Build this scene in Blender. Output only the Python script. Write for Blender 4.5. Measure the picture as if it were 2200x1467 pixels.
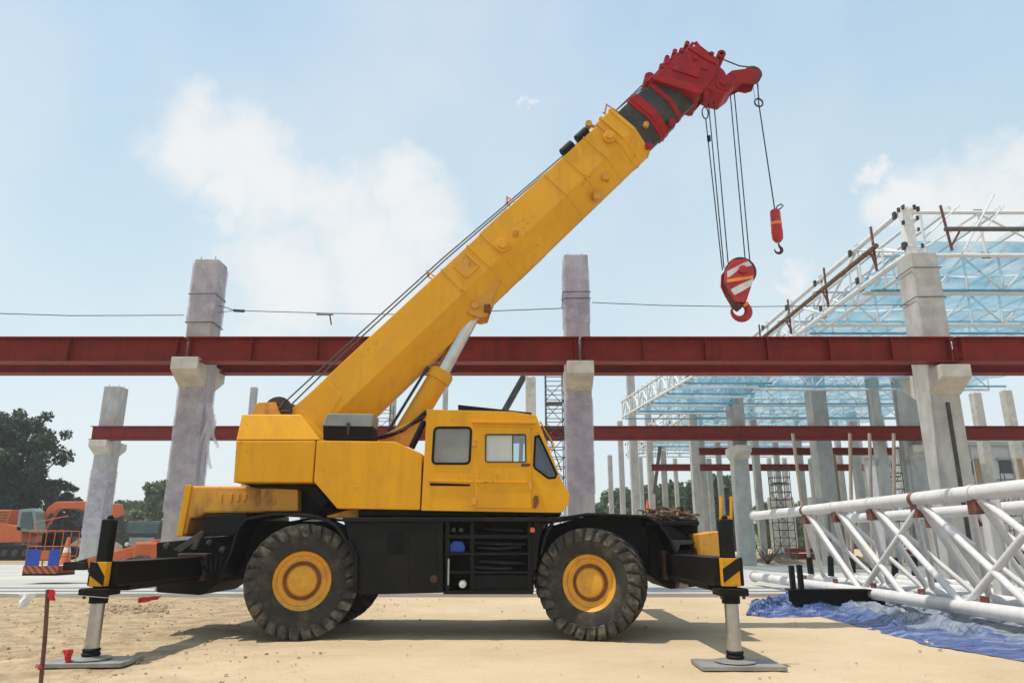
import bpy, math, random
import numpy as np
from mathutils import Vector, noise, geometry, Matrix
R = math.radians
random.seed(7)
for o in list(bpy.data.objects): bpy.data.objects.remove(o)
SC = bpy.context.scene
COL = SC.collection

# ------------------------------------------------------------------ camera
F_PX, PITCH, EYE = 1565.0, R(15.3), 1.30
cam = bpy.data.cameras.new('camera'); camo = bpy.data.objects.new('camera', cam); COL.objects.link(camo)
camo.location = (0, 0, EYE); camo.rotation_euler = (R(90) + PITCH, 0, 0)
cam.sensor_width = 36; cam.sensor_fit = 'HORIZONTAL'; cam.lens = 36 * F_PX / 2200
cam.clip_start = 0.1; cam.clip_end = 6000
SC.camera = camo

# ------------------------------------------------------------------ light
SUN_DIR = Vector((0.36, 0.08, -1.0)).normalized()      # the way the light travels
sun = bpy.data.lights.new('sun', 'SUN'); suno = bpy.data.objects.new('sun', sun); COL.objects.link(suno)
sun.energy = 3.3; sun.angle = R(0.6); sun.color = (1.0, 0.945, 0.86)
suno.rotation_euler = SUN_DIR.to_track_quat('-Z', 'Y').to_euler(); suno.location = (-20, 0, 60)
W = bpy.data.worlds.new('World'); SC.world = W; W.use_nodes = True
SKY_STRENGTH = 0.15
SC.view_settings.view_transform = 'Standard'; SC.view_settings.look = 'None'
SC.view_settings.exposure = 0.27; SC.view_settings.gamma = 1.0


def pix_dir(px, py):
    r = (px - 1100) / F_PX; u = (733.5 - py) / F_PX
    return Vector((r, math.cos(PITCH) - u * math.sin(PITCH), math.sin(PITCH) + u * math.cos(PITCH)))


def P(px, py, Y):                       # a point of the place at depth Y
    d = pix_dir(px, py); t = Y / d.y
    return Vector((d.x * t, Y, EYE + d.z * t))


def G(px, py, Z=0.0):                   # a point of the place at height Z
    d = pix_dir(px, py); t = (Z - EYE) / d.z
    return Vector((d.x * t, d.y * t, Z))


def build_world():
    nt = W.node_tree; N = nt.nodes; L = nt.links
    for n in list(N): N.remove(n)
    out = N.new('ShaderNodeOutputWorld'); bg = N.new('ShaderNodeBackground')
    bg.inputs['Strength'].default_value = SKY_STRENGTH
    sky = N.new('ShaderNodeTexSky'); sky.sky_type = 'NISHITA'; sky.sun_disc = False
    to_sun = -SUN_DIR
    sky.sun_elevation = math.asin(to_sun.z); sky.sun_rotation = math.atan2(to_sun.x, to_sun.y)
    sky.air_density = 1.0; sky.dust_density = 1.5; sky.ozone_density = 1.6; sky.altitude = 20
    tc = N.new('ShaderNodeTexCoord')
    # pale tropical haze over the whole sky, thicker towards the horizon
    sep = N.new('ShaderNodeSeparateXYZ'); L.new(tc.outputs['Generated'], sep.inputs[0])
    hz = N.new('ShaderNodeValToRGB'); e = hz.color_ramp.elements
    e[0].position = 0.02; e[0].color = (4.9 / 6, 5.3 / 6, 5.3 / 6, 1); e[1].position = 0.75; e[1].color = (2.5 / 6, 3.65 / 6, 4.85 / 6, 1)
    k = e.new(.30); k.color = (3.85 / 6, 4.75 / 6, 5.0 / 6, 1)
    L.new(sep.outputs['Z'], hz.inputs[0])
    sc6 = N.new('ShaderNodeVectorMath'); sc6.operation = 'SCALE'; sc6.inputs['Scale'].default_value = 6.0; L.new(hz.outputs[0], sc6.inputs[0])
    hazy = N.new('ShaderNodeMix'); hazy.data_type = 'RGBA'; hazy.inputs['Factor'].default_value = .8
    L.new(sky.outputs[0], hazy.inputs[6]); L.new(sc6.outputs[0], hazy.inputs[7])
    # cumulus: direction-space heaps broken up by noise
    heaps = [(420, 300, .085), (520, 330, .09), (600, 400, .10), (700, 440, .10), (860, 400, .075), (900, 490, .09), (760, 520, .10),
             (620, 600, .13), (820, 610, .12), (480, 420, .05), (2080, 420, .09), (2180, 350, .06), (1880, 365, .028), (1145, 232, .016), (1690, 615, .035),
             (2200, 470, .12), (1960, 440, .05)]
    acc = None
    wn = N.new('ShaderNodeTexNoise'); wn.inputs['Scale'].default_value = 13.0; wn.inputs['Detail'].default_value = 6; wn.inputs['Roughness'].default_value = .6; L.new(tc.outputs['Generated'], wn.inputs['Vector'])
    wv = N.new('ShaderNodeVectorMath'); wv.operation = 'MULTIPLY_ADD'; L.new(wn.outputs['Color'], wv.inputs[0]); wv.inputs[1].default_value = (.13, .13, .13)
    wo = N.new('ShaderNodeVectorMath'); wo.operation = 'SUBTRACT'; L.new(tc.outputs['Generated'], wo.inputs[0]); wo.inputs[1].default_value = (.065, .065, .065); L.new(wo.outputs[0], wv.inputs[2])
    for (x, y, r) in heaps:
        d = pix_dir(x, y).normalized()
        vm = N.new('ShaderNodeVectorMath'); vm.operation = 'DISTANCE'; L.new(wv.outputs[0], vm.inputs[0]); vm.inputs[1].default_value = d
        mr = N.new('ShaderNodeMapRange'); mr.interpolation_type = 'SMOOTHSTEP'
        mr.inputs['From Min'].default_value = 0.0; mr.inputs['From Max'].default_value = r * 1.5
        mr.inputs['To Min'].default_value = 1.0; mr.inputs['To Max'].default_value = 0.0
        L.new(vm.outputs['Value'], mr.inputs['Value'])
        if acc is None: acc = mr.outputs[0]
        else:
            mx = N.new('ShaderNodeMath'); mx.operation = 'MAXIMUM'; L.new(acc, mx.inputs[0]); L.new(mr.outputs[0], mx.inputs[1]); acc = mx.outputs[0]
    n1 = N.new('ShaderNodeTexNoise'); n1.inputs['Scale'].default_value = 9.0; n1.inputs['Detail'].default_value = 9; n1.inputs['Roughness'].default_value = 0.56
    L.new(tc.outputs['Generated'], n1.inputs['Vector'])
    n2 = N.new('ShaderNodeTexNoise'); n2.inputs['Scale'].default_value = 2.3; n2.inputs['Detail'].default_value = 5
    L.new(tc.outputs['Generated'], n2.inputs['Vector'])
    a = N.new('ShaderNodeMath'); a.operation = 'MULTIPLY_ADD'; L.new(n1.outputs['Fac'], a.inputs[0]); a.inputs[1].default_value = 1.15; L.new(acc, a.inputs[2])
    mr = N.new('ShaderNodeMapRange'); mr.interpolation_type = 'SMOOTHSTEP'
    mr.inputs['From Min'].default_value = 0.80; mr.inputs['From Max'].default_value = 1.62
    mr.inputs['To Max'].default_value = 0.80; L.new(a.outputs[0], mr.inputs['Value'])
    veil = N.new('ShaderNodeMapRange'); veil.inputs['From Min'].default_value = 0.42; veil.inputs['From Max'].default_value = 0.75
    veil.inputs['To Max'].default_value = 0.45; L.new(n2.outputs['Fac'], veil.inputs['Value'])
    mm = N.new('ShaderNodeMath'); mm.operation = 'MAXIMUM'; L.new(mr.outputs[0], mm.inputs[0]); L.new(veil.outputs[0], mm.inputs[1])
    mix = N.new('ShaderNodeMix'); mix.data_type = 'RGBA'; L.new(mm.outputs[0], mix.inputs['Factor']); L.new(hazy.outputs[2], mix.inputs[6])
    mix.inputs[7].default_value = (5.3, 5.2, 5.1, 1)
    L.new(mix.outputs[2], bg.inputs['Color']); L.new(bg.outputs[0], out.inputs['Surface'])


build_world()

# ------------------------------------------------------------------ materials
MATS = {}


def pm(name, c1, c2=None, scale=2.0, rough=0.6, metal=0.0, bump=0.0, bscale=30.0, dirt=None, dirt_amt=0.0, dscale=1.2, stretch=(1, 1, 1), coat=0.0, lo=.35, hi=.65, spec=.5):
    m = bpy.data.materials.new(name); m.use_nodes = True
    nt = m.node_tree; N = nt.nodes; L = nt.links; b = N['Principled BSDF']
    geo = N.new('ShaderNodeNewGeometry'); mp = N.new('ShaderNodeMapping'); mp.inputs['Scale'].default_value = stretch
    L.new(geo.outputs['Position'], mp.inputs['Vector'])
    c2 = c2 or tuple(x * 0.8 for x in c1)
    no = N.new('ShaderNodeTexNoise'); no.inputs['Scale'].default_value = scale; no.inputs['Detail'].default_value = 7; no.inputs['Roughness'].default_value = .6
    L.new(mp.outputs[0], no.inputs['Vector'])
    cr = N.new('ShaderNodeValToRGB'); cr.color_ramp.elements[0].position = lo; cr.color_ramp.elements[1].position = hi
    cr.color_ramp.elements[0].color = (*c2, 1); cr.color_ramp.elements[1].color = (*c1, 1)
    L.new(no.outputs['Fac'], cr.inputs[0]); colour = cr.outputs[0]
    if dirt:
        dn = N.new('ShaderNodeTexNoise'); dn.inputs['Scale'].default_value = dscale; dn.inputs['Detail'].default_value = 10; dn.inputs['Roughness'].default_value = .68
        L.new(mp.outputs[0], dn.inputs['Vector'])
        dr = N.new('ShaderNodeMapRange'); dr.inputs['From Min'].default_value = .50; dr.inputs['From Max'].default_value = .72; dr.inputs['To Max'].default_value = dirt_amt
        L.new(dn.outputs['Fac'], dr.inputs['Value'])
        mx = N.new('ShaderNodeMix'); mx.data_type = 'RGBA'; L.new(dr.outputs[0], mx.inputs['Factor']); L.new(colour, mx.inputs[6]); mx.inputs[7].default_value = (*dirt, 1)
        colour = mx.outputs[2]
    L.new(colour, b.inputs['Base Color'])
    b.inputs['Roughness'].default_value = rough; b.inputs['Metallic'].default_value = metal
    b.inputs['Specular IOR Level'].default_value = spec
    if coat: b.inputs['Coat Weight'].default_value = coat; b.inputs['Coat Roughness'].default_value = .15
    if bump:
        bn = N.new('ShaderNodeTexNoise'); bn.inputs['Scale'].default_value = bscale; bn.inputs['Detail'].default_value = 6
        L.new(mp.outputs[0], bn.inputs['Vector'])
        bu = N.new('ShaderNodeBump'); bu.inputs['Strength'].default_value = bump; bu.inputs['Distance'].default_value = .02
        L.new(bn.outputs['Fac'], bu.inputs['Height']); L.new(bu.outputs[0], b.inputs['Normal'])
    MATS[name] = m
    return m


M = MATS


def wear(name, streak, chip_col, amt=.26):
    """run-down streaks and small chips over a paint"""
    m = MATS[name]; nt = m.node_tree; N = nt.nodes; L = nt.links; b = N['Principled BSDF']; src = b.inputs['Base Color'].links[0].from_socket
    geo = N.new('ShaderNodeNewGeometry'); mp = N.new('ShaderNodeMapping'); mp.inputs['Scale'].default_value = (9, 9, .55); L.new(geo.outputs['Position'], mp.inputs[0])
    n = N.new('ShaderNodeTexNoise'); n.inputs['Scale'].default_value = 1.0; n.inputs['Detail'].default_value = 5; L.new(mp.outputs[0], n.inputs['Vector'])
    mr = N.new('ShaderNodeMapRange'); mr.inputs['From Min'].default_value = .50; mr.inputs['From Max'].default_value = .75; mr.inputs['To Max'].default_value = amt; L.new(n.outputs['Fac'], mr.inputs['Value'])
    x = N.new('ShaderNodeMix'); x.data_type = 'RGBA'; L.new(mr.outputs[0], x.inputs['Factor']); L.new(src, x.inputs[6]); x.inputs[7].default_value = (*streak, 1)
    c = N.new('ShaderNodeTexNoise'); c.inputs['Scale'].default_value = 22; c.inputs['Detail'].default_value = 3; L.new(geo.outputs['Position'], c.inputs['Vector'])
    big = N.new('ShaderNodeTexNoise'); big.inputs['Scale'].default_value = 1.7; L.new(geo.outputs['Position'], big.inputs['Vector'])
    ad = N.new('ShaderNodeMath'); ad.operation = 'MULTIPLY_ADD'; L.new(big.outputs['Fac'], ad.inputs[0]); ad.inputs[1].default_value = .55; L.new(c.outputs['Fac'], ad.inputs[2])
    cr = N.new('ShaderNodeMapRange'); cr.inputs['From Min'].default_value = 1.01; cr.inputs['From Max'].default_value = 1.05; cr.inputs['To Max'].default_value = .75; L.new(ad.outputs[0], cr.inputs['Value'])
    y = N.new('ShaderNodeMix'); y.data_type = 'RGBA'; L.new(cr.outputs[0], y.inputs['Factor']); L.new(x.outputs[2], y.inputs[6]); y.inputs[7].default_value = (*chip_col, 1)
    L.new(y.outputs[2], b.inputs['Base Color'])


pm('yellow_paint', (.77, .365, .011), (.69, .315, .009), 1.3, .5, 0, .05, 6, (.42, .19, .03), .42, 1.9, (1, 1, .5), spec=.2)
pm('yellow_boom', (.76, .375, .020), (.68, .325, .015), 1.1, .45, 0, .05, 4, (.46, .23, .05), .3, 1.8, spec=.22)
pm('yellow_rust', (.70, .34, .03), (.60, .27, .02), 2, .55, 0, .1, 12, (.16, .06, .02), .9, 4.0, (1, 1, .45))
pm('yellow_rim', (.76, .36, .02), (.62, .27, .015), 4, .5, 0, .1, 15, (.28, .15, .05), .55, 5)
pm('rust_ring', (.20, .065, .015), (.12, .035, .01), 8, .75, 0, .15, 30)
pm('black_paint', (.006, .006, .006), (.010, .0095, .009), 2.0, .42, 0, .08, 12, (.05, .038, .027), .22, 2.2, spec=.16)
pm('black_under', (.007, .0065, .006), (.013, .0115, .010), 3.0, .6, 0, .12, 20, (.07, .048, .03), .35, 3, spec=.12)
pm('dark_rust', (.10, .045, .022), (.05, .028, .018), 5, .8, 0, .2, 30)
pm('tyre_rubber', (.030, .028, .025), (.048, .042, .035), 4, .85, 0, .15, 40, (.20, .155, .10), .45, 5, spec=.3)
pm('tyre_tread', (.085, .077, .066), (.045, .042, .037), 6, .9, 0, .2, 40, (.30, .245, .17), .6, 6, spec=.2)
pm('red_paint', (.37, .008, .010), (.24, .006, .008), 3, .45, 0, .08, 15, (.07, .018, .015), .65, 5, spec=.25)
pm('red_hook', (.50, .016, .016), (.36, .010, .012), 5, .42, 0, .06, 20, (.12, .03, .02), .35, 7)
pm('white_paint', (.68, .66, .64), (.60, .58, .56), 3, .45, 0, .04, 15, (.42, .36, .29), .25, 3.5)
pm('orange_mark', (.90, .30, .02), None, 3, .5)
pm('grey_steel', (.06, .062, .058), (.03, .032, .03), 3, .5, .2, .08, 12, (.12, .08, .05), .4, 3, spec=.3)
pm('lid_grey', (.26, .29, .28), (.20, .22, .21), 3, .5, 0, .04, 10)
pm('chrome', (.60, .60, .60), (.48, .48, .48), 4, .14, 1.0)
pm('worn_chrome', (.46, .46, .455), (.34, .34, .335), 6, .30, .9, .05, 30)
pm('wire_rope', (.05, .055, .065), (.03, .03, .035), 30, .5, .4)
pm('rubber', (.006, .006, .0065), None, 3, .5, spec=.15)
pm('steel_plate', (.34, .33, .31), (.24, .225, .20), 4, .55, .35, .1, 20, (.48, .37, .24), .7, 3)
pm('concrete', (.50, .485, .45), (.37, .355, .33), 2.6, .85, 0, .25, 22, (.20, .19, .18), .45, 1.4, (1, 1, .6))
pm('concrete_pale', (.60, .57, .50), (.46, .43, .37), 2.2, .85, 0, .2, 22, (.28, .23, .16), .45, 2)
pm('concrete_lilac', (.46, .425, .445), (.33, .30, .32), 2.4, .75, 0, .25, 18, (.20, .17, .18), .55, 3.0, (1, 1, .4))
pm('slab_concrete', (.50, .485, .445), (.41, .39, .35), .35, .9, 0, .12, 8, (.42, .34, .25), .6, .5)
pm('girder_red', (.25, .018, .008), (.19, .013, .006), 1.5, .55, 0, .05, 10, (.065, .011, .008), .5, 1.2, (1, 1, 2), spec=.2)
pm('gusset_red', (.20, .05, .03), (.12, .035, .025), 6, .6, 0, .1, 25, (.35, .25, .2), .5, 6)
pm('rust_pipe', (.17, .085, .05), (.10, .055, .035), 6, .75, 0, .15, 30, (.28, .22, .17), .6, 5)
pm('prop_steel', (.36, .30, .24), (.25, .20, .155), 5, .7, 0, .15, 25, (.20, .10, .06), .7, 4, (1, 1, .3))
pm('dark_pipe', (.11, .10, .085), (.07, .062, .055), 5, .6, 0, .1, 25)
pm('frame_white', (.78, .78, .77), (.68, .68, .67), 3, .5, 0, .03, 10, (.40, .38, .36), .3, 3)
pm('frame_blue', (.10, .30, .44), (.14, .36, .50), 3, .5)
pm('orange_paint', (.62, .13, .022), (.50, .095, .018), 3, .5, 0, .06, 12, (.25, .10, .05), .4, 3)
pm('blue_panel', (.02, .07, .45), (.015, .05, .34), 4, .5)
pm('teal_glass', (.03, .07, .075), (.05, .10, .10), 2, .1)
pm('earth_bank', (.24, .175, .115), (.15, .105, .065), 1.2, .95, 0, .4, 8)
pm('bark', (.075, .058, .042), (.045, .035, .026), 6, .9, 0, .4, 25)
pm('grass_bank', (.12, .17, .045), (.075, .11, .03), .5, .95, 0, .5, 6)
pm('timber', (.40, .29, .16), (.30, .20, .11), 4, .8, 0, .15, 20, stretch=(1, 1, .2))
pm('steel_brown', (.16, .07, .04), (.09, .045, .03), 6, .75, 0, .15, 30)
pm('flag_red', (.62, .02, .025), (.48, .015, .02), 5, .6)
pm('flag_white', (.78, .78, .76), None, 5, .6)
pm('shed_grey', (.42, .45, .48), (.36, .39, .42), 1.0, .6, 0, 0, 5)
pm('shed_shade', (.015, .016, .018), None, 2, .5)
pm('clod', (.42, .31, .19), (.30, .215, .13), 9, .95, 0, .3, 40)
pm('seat_cloth', (.035, .045, .075), (.02, .03, .05), 6, .8)
pm('pale_pane', (.60, .60, .57), (.50, .50, .47), 3, .5)
pm('frosted_pane', (.27, .265, .245), (.20, .195, .18), 1.5, .12)
pm('lamp_orange', (.75, .16, .03), None, 5, .3)
pm('far_concrete', (.46, .455, .43), (.34, .335, .32), 2.5, .85, 0, .2, 18, (.24, .23, .21), .4, 1.6, (1, 1, .5))


wear('yellow_paint', (.40, .19, .02), (.16, .07, .02)); wear('yellow_boom', (.44, .21, .03), (.20, .09, .03), .3); wear('white_paint', (.38, .32, .26), (.22, .10, .06), .2); wear('girder_red', (.06, .012, .008), (.30, .10, .05), .5); wear('frame_white', (.45, .42, .38), (.25, .15, .1), .2)


def stripes_mat(name, ca, cb, direction, freq, offset=0.0):
    m = bpy.data.materials.new(name); m.use_nodes = True; nt = m.node_tree; N = nt.nodes; L = nt.links; b = N['Principled BSDF']
    tc = N.new('ShaderNodeNewGeometry'); d = N.new('ShaderNodeVectorMath'); d.operation = 'DOT_PRODUCT'
    L.new(tc.outputs['Position'], d.inputs[0]); d.inputs[1].default_value = direction
    a = N.new('ShaderNodeMath'); a.operation = 'MULTIPLY_ADD'; L.new(d.outputs['Value'], a.inputs[0]); a.inputs[1].default_value = freq; a.inputs[2].default_value = offset
    fr = N.new('ShaderNodeMath'); fr.operation = 'FRACT'; L.new(a.outputs[0], fr.inputs[0])
    g = N.new('ShaderNodeMath'); g.operation = 'GREATER_THAN'; L.new(fr.outputs[0], g.inputs[0]); g.inputs[1].default_value = .5
    mx = N.new('ShaderNodeMix'); mx.data_type = 'RGBA'; L.new(g.outputs[0], mx.inputs['Factor']); mx.inputs[6].default_value = (*ca, 1); mx.inputs[7].default_value = (*cb, 1)
    no = N.new('ShaderNodeTexNoise'); no.inputs['Scale'].default_value = 9; no.inputs['Detail'].default_value = 6; L.new(tc.outputs['Position'], no.inputs['Vector'])
    mr = N.new('ShaderNodeMapRange'); mr.inputs['To Min'].default_value = .55; mr.inputs['To Max'].default_value = 1.1; L.new(no.outputs['Fac'], mr.inputs['Value'])
    ml = N.new('ShaderNodeVectorMath'); ml.operation = 'SCALE'; L.new(mx.outputs[2], ml.inputs[0]); L.new(mr.outputs[0], ml.inputs['Scale'])
    L.new(ml.outputs[0], b.inputs['Base Color']); b.inputs['Roughness'].default_value = .45
    MATS[name] = m


stripes_mat('hazard', (.014, .013, .012), (.72, .34, .02), (.75, 0, -.66), 2.1, .62)
stripes_mat('hazard_small', (.62, .13, .02), (.16, .05, .02), (.7, 0, .7), 7.0)


def glass_mat(name, tint, alpha, rough=.03):
    m = bpy.data.materials.new(name); m.use_nodes = True; nt = m.node_tree; N = nt.nodes; L = nt.links
    for n in list(N): N.remove(n)
    out = N.new('ShaderNodeOutputMaterial'); tr = N.new('ShaderNodeBsdfTransparent'); tr.inputs[0].default_value = (*tint, 1)
    gl = N.new('ShaderNodeBsdfGlossy'); gl.inputs['Roughness'].default_value = rough; gl.inputs[0].default_value = (.9, .9, .9, 1)
    mx = N.new('ShaderNodeMixShader'); mx.inputs[0].default_value = alpha
    L.new(tr.outputs[0], mx.inputs[1]); L.new(gl.outputs[0], mx.inputs[2]); L.new(mx.outputs[0], out.inputs[0])
    MATS[name] = m


glass_mat('clear_glass', (.72, .78, .80), .16)
glass_mat('blue_glass', (.10, .12, .24), .10)


def sheet_mat(name, colour, colour2, clear, scale, rough=.4, translucent=.5):
    """thin sheet: diffuse + translucent, partly see-through"""
    m = bpy.data.materials.new(name); m.use_nodes = True; nt = m.node_tree; N = nt.nodes; L = nt.links
    for n in list(N): N.remove(n)
    out = N.new('ShaderNodeOutputMaterial'); geo = N.new('ShaderNodeNewGeometry')
    no = N.new('ShaderNodeTexNoise'); no.inputs['Scale'].default_value = scale; no.inputs['Detail'].default_value = 6; L.new(geo.outputs['Position'], no.inputs['Vector'])
    cr = N.new('ShaderNodeValToRGB'); cr.color_ramp.elements[0].position = .35; cr.color_ramp.elements[1].position = .65
    cr.color_ramp.elements[0].color = (*colour, 1); cr.color_ramp.elements[1].color = (*colour2, 1); L.new(no.outputs['Fac'], cr.inputs[0])
    b = N.new('ShaderNodeBsdfPrincipled'); b.inputs['Roughness'].default_value = rough; L.new(cr.outputs[0], b.inputs['Base Color'])
    t = N.new('ShaderNodeBsdfTranslucent'); L.new(cr.outputs[0], t.inputs[0])
    m1 = N.new('ShaderNodeMixShader'); m1.inputs[0].default_value = translucent; L.new(b.outputs[0], m1.inputs[1]); L.new(t.outputs[0], m1.inputs[2])
    tr = N.new('ShaderNodeBsdfTransparent'); m2 = N.new('ShaderNodeMixShader'); m2.inputs[0].default_value = clear
    if clear > 0:
        mr = N.new('ShaderNodeMapRange'); mr.inputs['From Min'].default_value = .3; mr.inputs['From Max'].default_value = .7
        mr.inputs['To Min'].default_value = max(0, clear - .22); mr.inputs['To Max'].default_value = min(1, clear + .22)
        n2 = N.new('ShaderNodeTexNoise'); n2.inputs['Scale'].default_value = scale * 1.7; n2.inputs['Detail'].default_value = 5; L.new(geo.outputs['Position'], n2.inputs['Vector'])
        L.new(n2.outputs['Fac'], mr.inputs['Value']); L.new(mr.outputs[0], m2.inputs[0])
    L.new(m1.outputs[0], m2.inputs[1]); L.new(tr.outputs[0], m2.inputs[2]); L.new(m2.outputs[0], out.inputs[0])
    MATS[name] = m


sheet_mat('net_blue', (.07, .29, .42), (.16, .40, .53), .42, .8)
sheet_mat('plastic_film', (.56, .47, .60), (.76, .72, .77), .50, 3.0, .18, .4)
sheet_mat('plastic_flap', (.62, .58, .62), (.78, .76, .78), .35, 3.0, .22, .4)


def leaf_mat(name, c1, c2):
    m = bpy.data.materials.new(name); m.use_nodes = True; nt = m.node_tree; N = nt.nodes; L = nt.links
    for n in list(N): N.remove(n)
    out = N.new('ShaderNodeOutputMaterial'); geo = N.new('ShaderNodeNewGeometry')
    cr = N.new('ShaderNodeValToRGB'); cr.color_ramp.elements[0].color = (*c1, 1); cr.color_ramp.elements[1].color = (*c2, 1)
    L.new(geo.outputs['Random Per Island'], cr.inputs[0])
    b = N.new('ShaderNodeBsdfPrincipled'); b.inputs['Roughness'].default_value = .5; L.new(cr.outputs[0], b.inputs['Base Color'])
    t = N.new('ShaderNodeBsdfTranslucent'); L.new(cr.outputs[0], t.inputs[0])
    mx = N.new('ShaderNodeMixShader'); mx.inputs[0].default_value = .3; L.new(b.outputs[0], mx.inputs[1]); L.new(t.outputs[0], mx.inputs[2]); L.new(mx.outputs[0], out.inputs[0])
    MATS[name] = m


leaf_mat('leaf_dark', (.016, .032, .014), (.045, .075, .026))
leaf_mat('leaf_mid', (.05, .09, .028), (.11, .16, .05))
leaf_mat('leaf_far', (.035, .065, .024), (.085, .125, .042))
leaf_mat('leaf_light', (.075, .12, .035), (.15, .20, .06))


def ground_mat():
    m = bpy.data.materials.new('sandy_ground'); m.use_nodes = True; nt = m.node_tree; N = nt.nodes; L = nt.links; b = N['Principled BSDF']
    geo = N.new('ShaderNodeNewGeometry')

    def nz(scale, detail=8, rough=.6, stretch=None):
        n = N.new('ShaderNodeTexNoise'); n.inputs['Scale'].default_value = scale; n.inputs['Detail'].default_value = detail; n.inputs['Roughness'].default_value = rough
        if stretch:
            mp = N.new('ShaderNodeMapping'); mp.inputs['Scale'].default_value = stretch; L.new(geo.outputs['Position'], mp.inputs[0]); L.new(mp.outputs[0], n.inputs['Vector'])
        else: L.new(geo.outputs['Position'], n.inputs['Vector'])
        return n.outputs['Fac']

    def ramp(src, lo, hi, a, c):
        r = N.new('ShaderNodeValToRGB'); r.color_ramp.elements[0].position = lo; r.color_ramp.elements[1].position = hi
        r.color_ramp.elements[0].color = (*a, 1); r.color_ramp.elements[1].color = (*c, 1); L.new(src, r.inputs[0]); return r.outputs[0]

    def mixc(f, a, c, mode='MIX'):
        x = N.new('ShaderNodeMix'); x.data_type = 'RGBA'; x.blend_type = mode
        if isinstance(f, float): x.inputs['Factor'].default_value = f
        else: L.new(f, x.inputs['Factor'])
        L.new(a, x.inputs[6])
        if isinstance(c, tuple): x.inputs[7].default_value = (*c, 1)
        else: L.new(c, x.inputs[7])
        return x.outputs[2]
    col = ramp(nz(.45, 9, .62), .35, .68, (.50, .378, .235), (.60, .465, .305))
    # rough brown loose earth on the left of the hard sand
    sep = N.new('ShaderNodeSeparateXYZ'); L.new(geo.outputs['Position'], sep.inputs[0])
    wob = N.new('ShaderNodeMath'); wob.operation = 'MULTIPLY_ADD'; L.new(nz(.7, 6), wob.inputs[0]); wob.inputs[1].default_value = 7.0; L.new(sep.outputs['X'], wob.inputs[2])
    left = N.new('ShaderNodeMapRange'); left.inputs['From Min'].default_value = .9; left.inputs['From Max'].default_value = -1.6; left.inputs['To Min'].default_value = 0; left.inputs['To Max'].default_value = .85
    L.new(wob.outputs[0], left.inputs['Value'])
    rough_c = ramp(nz(2.2, 14, .80), .40, .62, (.22, .155, .09), (.53, .395, .24))
    col = mixc(left.outputs[0], col, rough_c)
    spots = N.new('ShaderNodeMapRange'); spots.inputs['From Min'].default_value = .60; spots.inputs['From Max'].default_value = .74; spots.inputs['To Max'].default_value = .42; L.new(nz(1.6, 10, .7), spots.inputs['Value'])
    col = mixc(spots.outputs[0], col, (.25, .175, .105))
    tr = N.new('ShaderNodeMapRange'); tr.inputs['From Min'].default_value = .57; tr.inputs['From Max'].default_value = .72; tr.inputs['To Max'].default_value = .30; L.new(nz(1.3, 7, .6, (.22, 2.6, 1)), tr.inputs['Value'])
    col = mixc(tr.outputs[0], col, (.33, .24, .15))
    fine = ramp(nz(60, 4, .7), .3, .7, (.86, .86, .86), (1.06, 1.06, 1.06))
    col = mixc(1.0, col, fine, 'MULTIPLY')
    L.new(col, b.inputs['Base Color']); b.inputs['Roughness'].default_value = .95; b.inputs['Specular IOR Level'].default_value = .15
    bu = N.new('ShaderNodeBump'); bu.inputs['Strength'].default_value = .55; bu.inputs['Distance'].default_value = .03
    ad = N.new('ShaderNodeMath'); ad.operation = 'MULTIPLY_ADD'; L.new(nz(55, 5), ad.inputs[0]); ad.inputs[1].default_value = .35; L.new(nz(7, 8, .65), ad.inputs[2])
    L.new(ad.outputs[0], bu.inputs['Height']); L.new(bu.outputs[0], b.inputs['Normal'])
    MATS['ground'] = m


ground_mat()


def tarp_mat():
    m = bpy.data.materials.new('tarp_blue'); m.use_nodes = True; nt = m.node_tree; N = nt.nodes; L = nt.links; b = N['Principled BSDF']
    geo = N.new('ShaderNodeNewGeometry')
    n = N.new('ShaderNodeTexNoise'); n.inputs['Scale'].default_value = 2.2; n.inputs['Detail'].default_value = 9; n.inputs['Roughness'].default_value = .7
    mp = N.new('ShaderNodeMapping'); mp.inputs['Rotation'].default_value = (0, 0, R(25)); mp.inputs['Scale'].default_value = (.55, 2.6, 1); L.new(geo.outputs['Position'], mp.inputs[0]); L.new(mp.outputs[0], n.inputs['Vector'])
    r = N.new('ShaderNodeValToRGB'); e = r.color_ramp.elements; e[0].position = .40; e[0].color = (.03, .05, .15, 1); e[1].position = .68; e[1].color = (.34, .37, .43, 1)
    k = r.color_ramp.elements.new(.54); k.color = (.065, .11, .27, 1); L.new(n.outputs['Fac'], r.inputs[0])
    at = N.new('ShaderNodeAttribute'); at.attribute_name = 'silver'
    r2 = N.new('ShaderNodeValToRGB'); r2.color_ramp.elements[0].position = .38; r2.color_ramp.elements[0].color = (.10, .13, .19, 1); r2.color_ramp.elements[1].position = .60; r2.color_ramp.elements[1].color = (.32, .34, .37, 1); L.new(n.outputs['Fac'], r2.inputs[0])
    mx = N.new('ShaderNodeMix'); mx.data_type = 'RGBA'; L.new(at.outputs['Fac'], mx.inputs['Factor']); L.new(r.outputs[0], mx.inputs[6]); L.new(r2.outputs[0], mx.inputs[7])
    L.new(mx.outputs[2], b.inputs['Base Color']); b.inputs['Roughness'].default_value = .38
    bn = N.new('ShaderNodeTexNoise'); bn.inputs['Scale'].default_value = 14; bn.inputs['Detail'].default_value = 5; L.new(geo.outputs['Position'], bn.inputs['Vector'])
    bu = N.new('ShaderNodeBump'); bu.inputs['Strength'].default_value = .5; bu.inputs['Distance'].default_value = .03; L.new(bn.outputs['Fac'], bu.inputs['Height']); L.new(bu.outputs[0], b.inputs['Normal'])
    MATS['tarp'] = m


tarp_mat()

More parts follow.
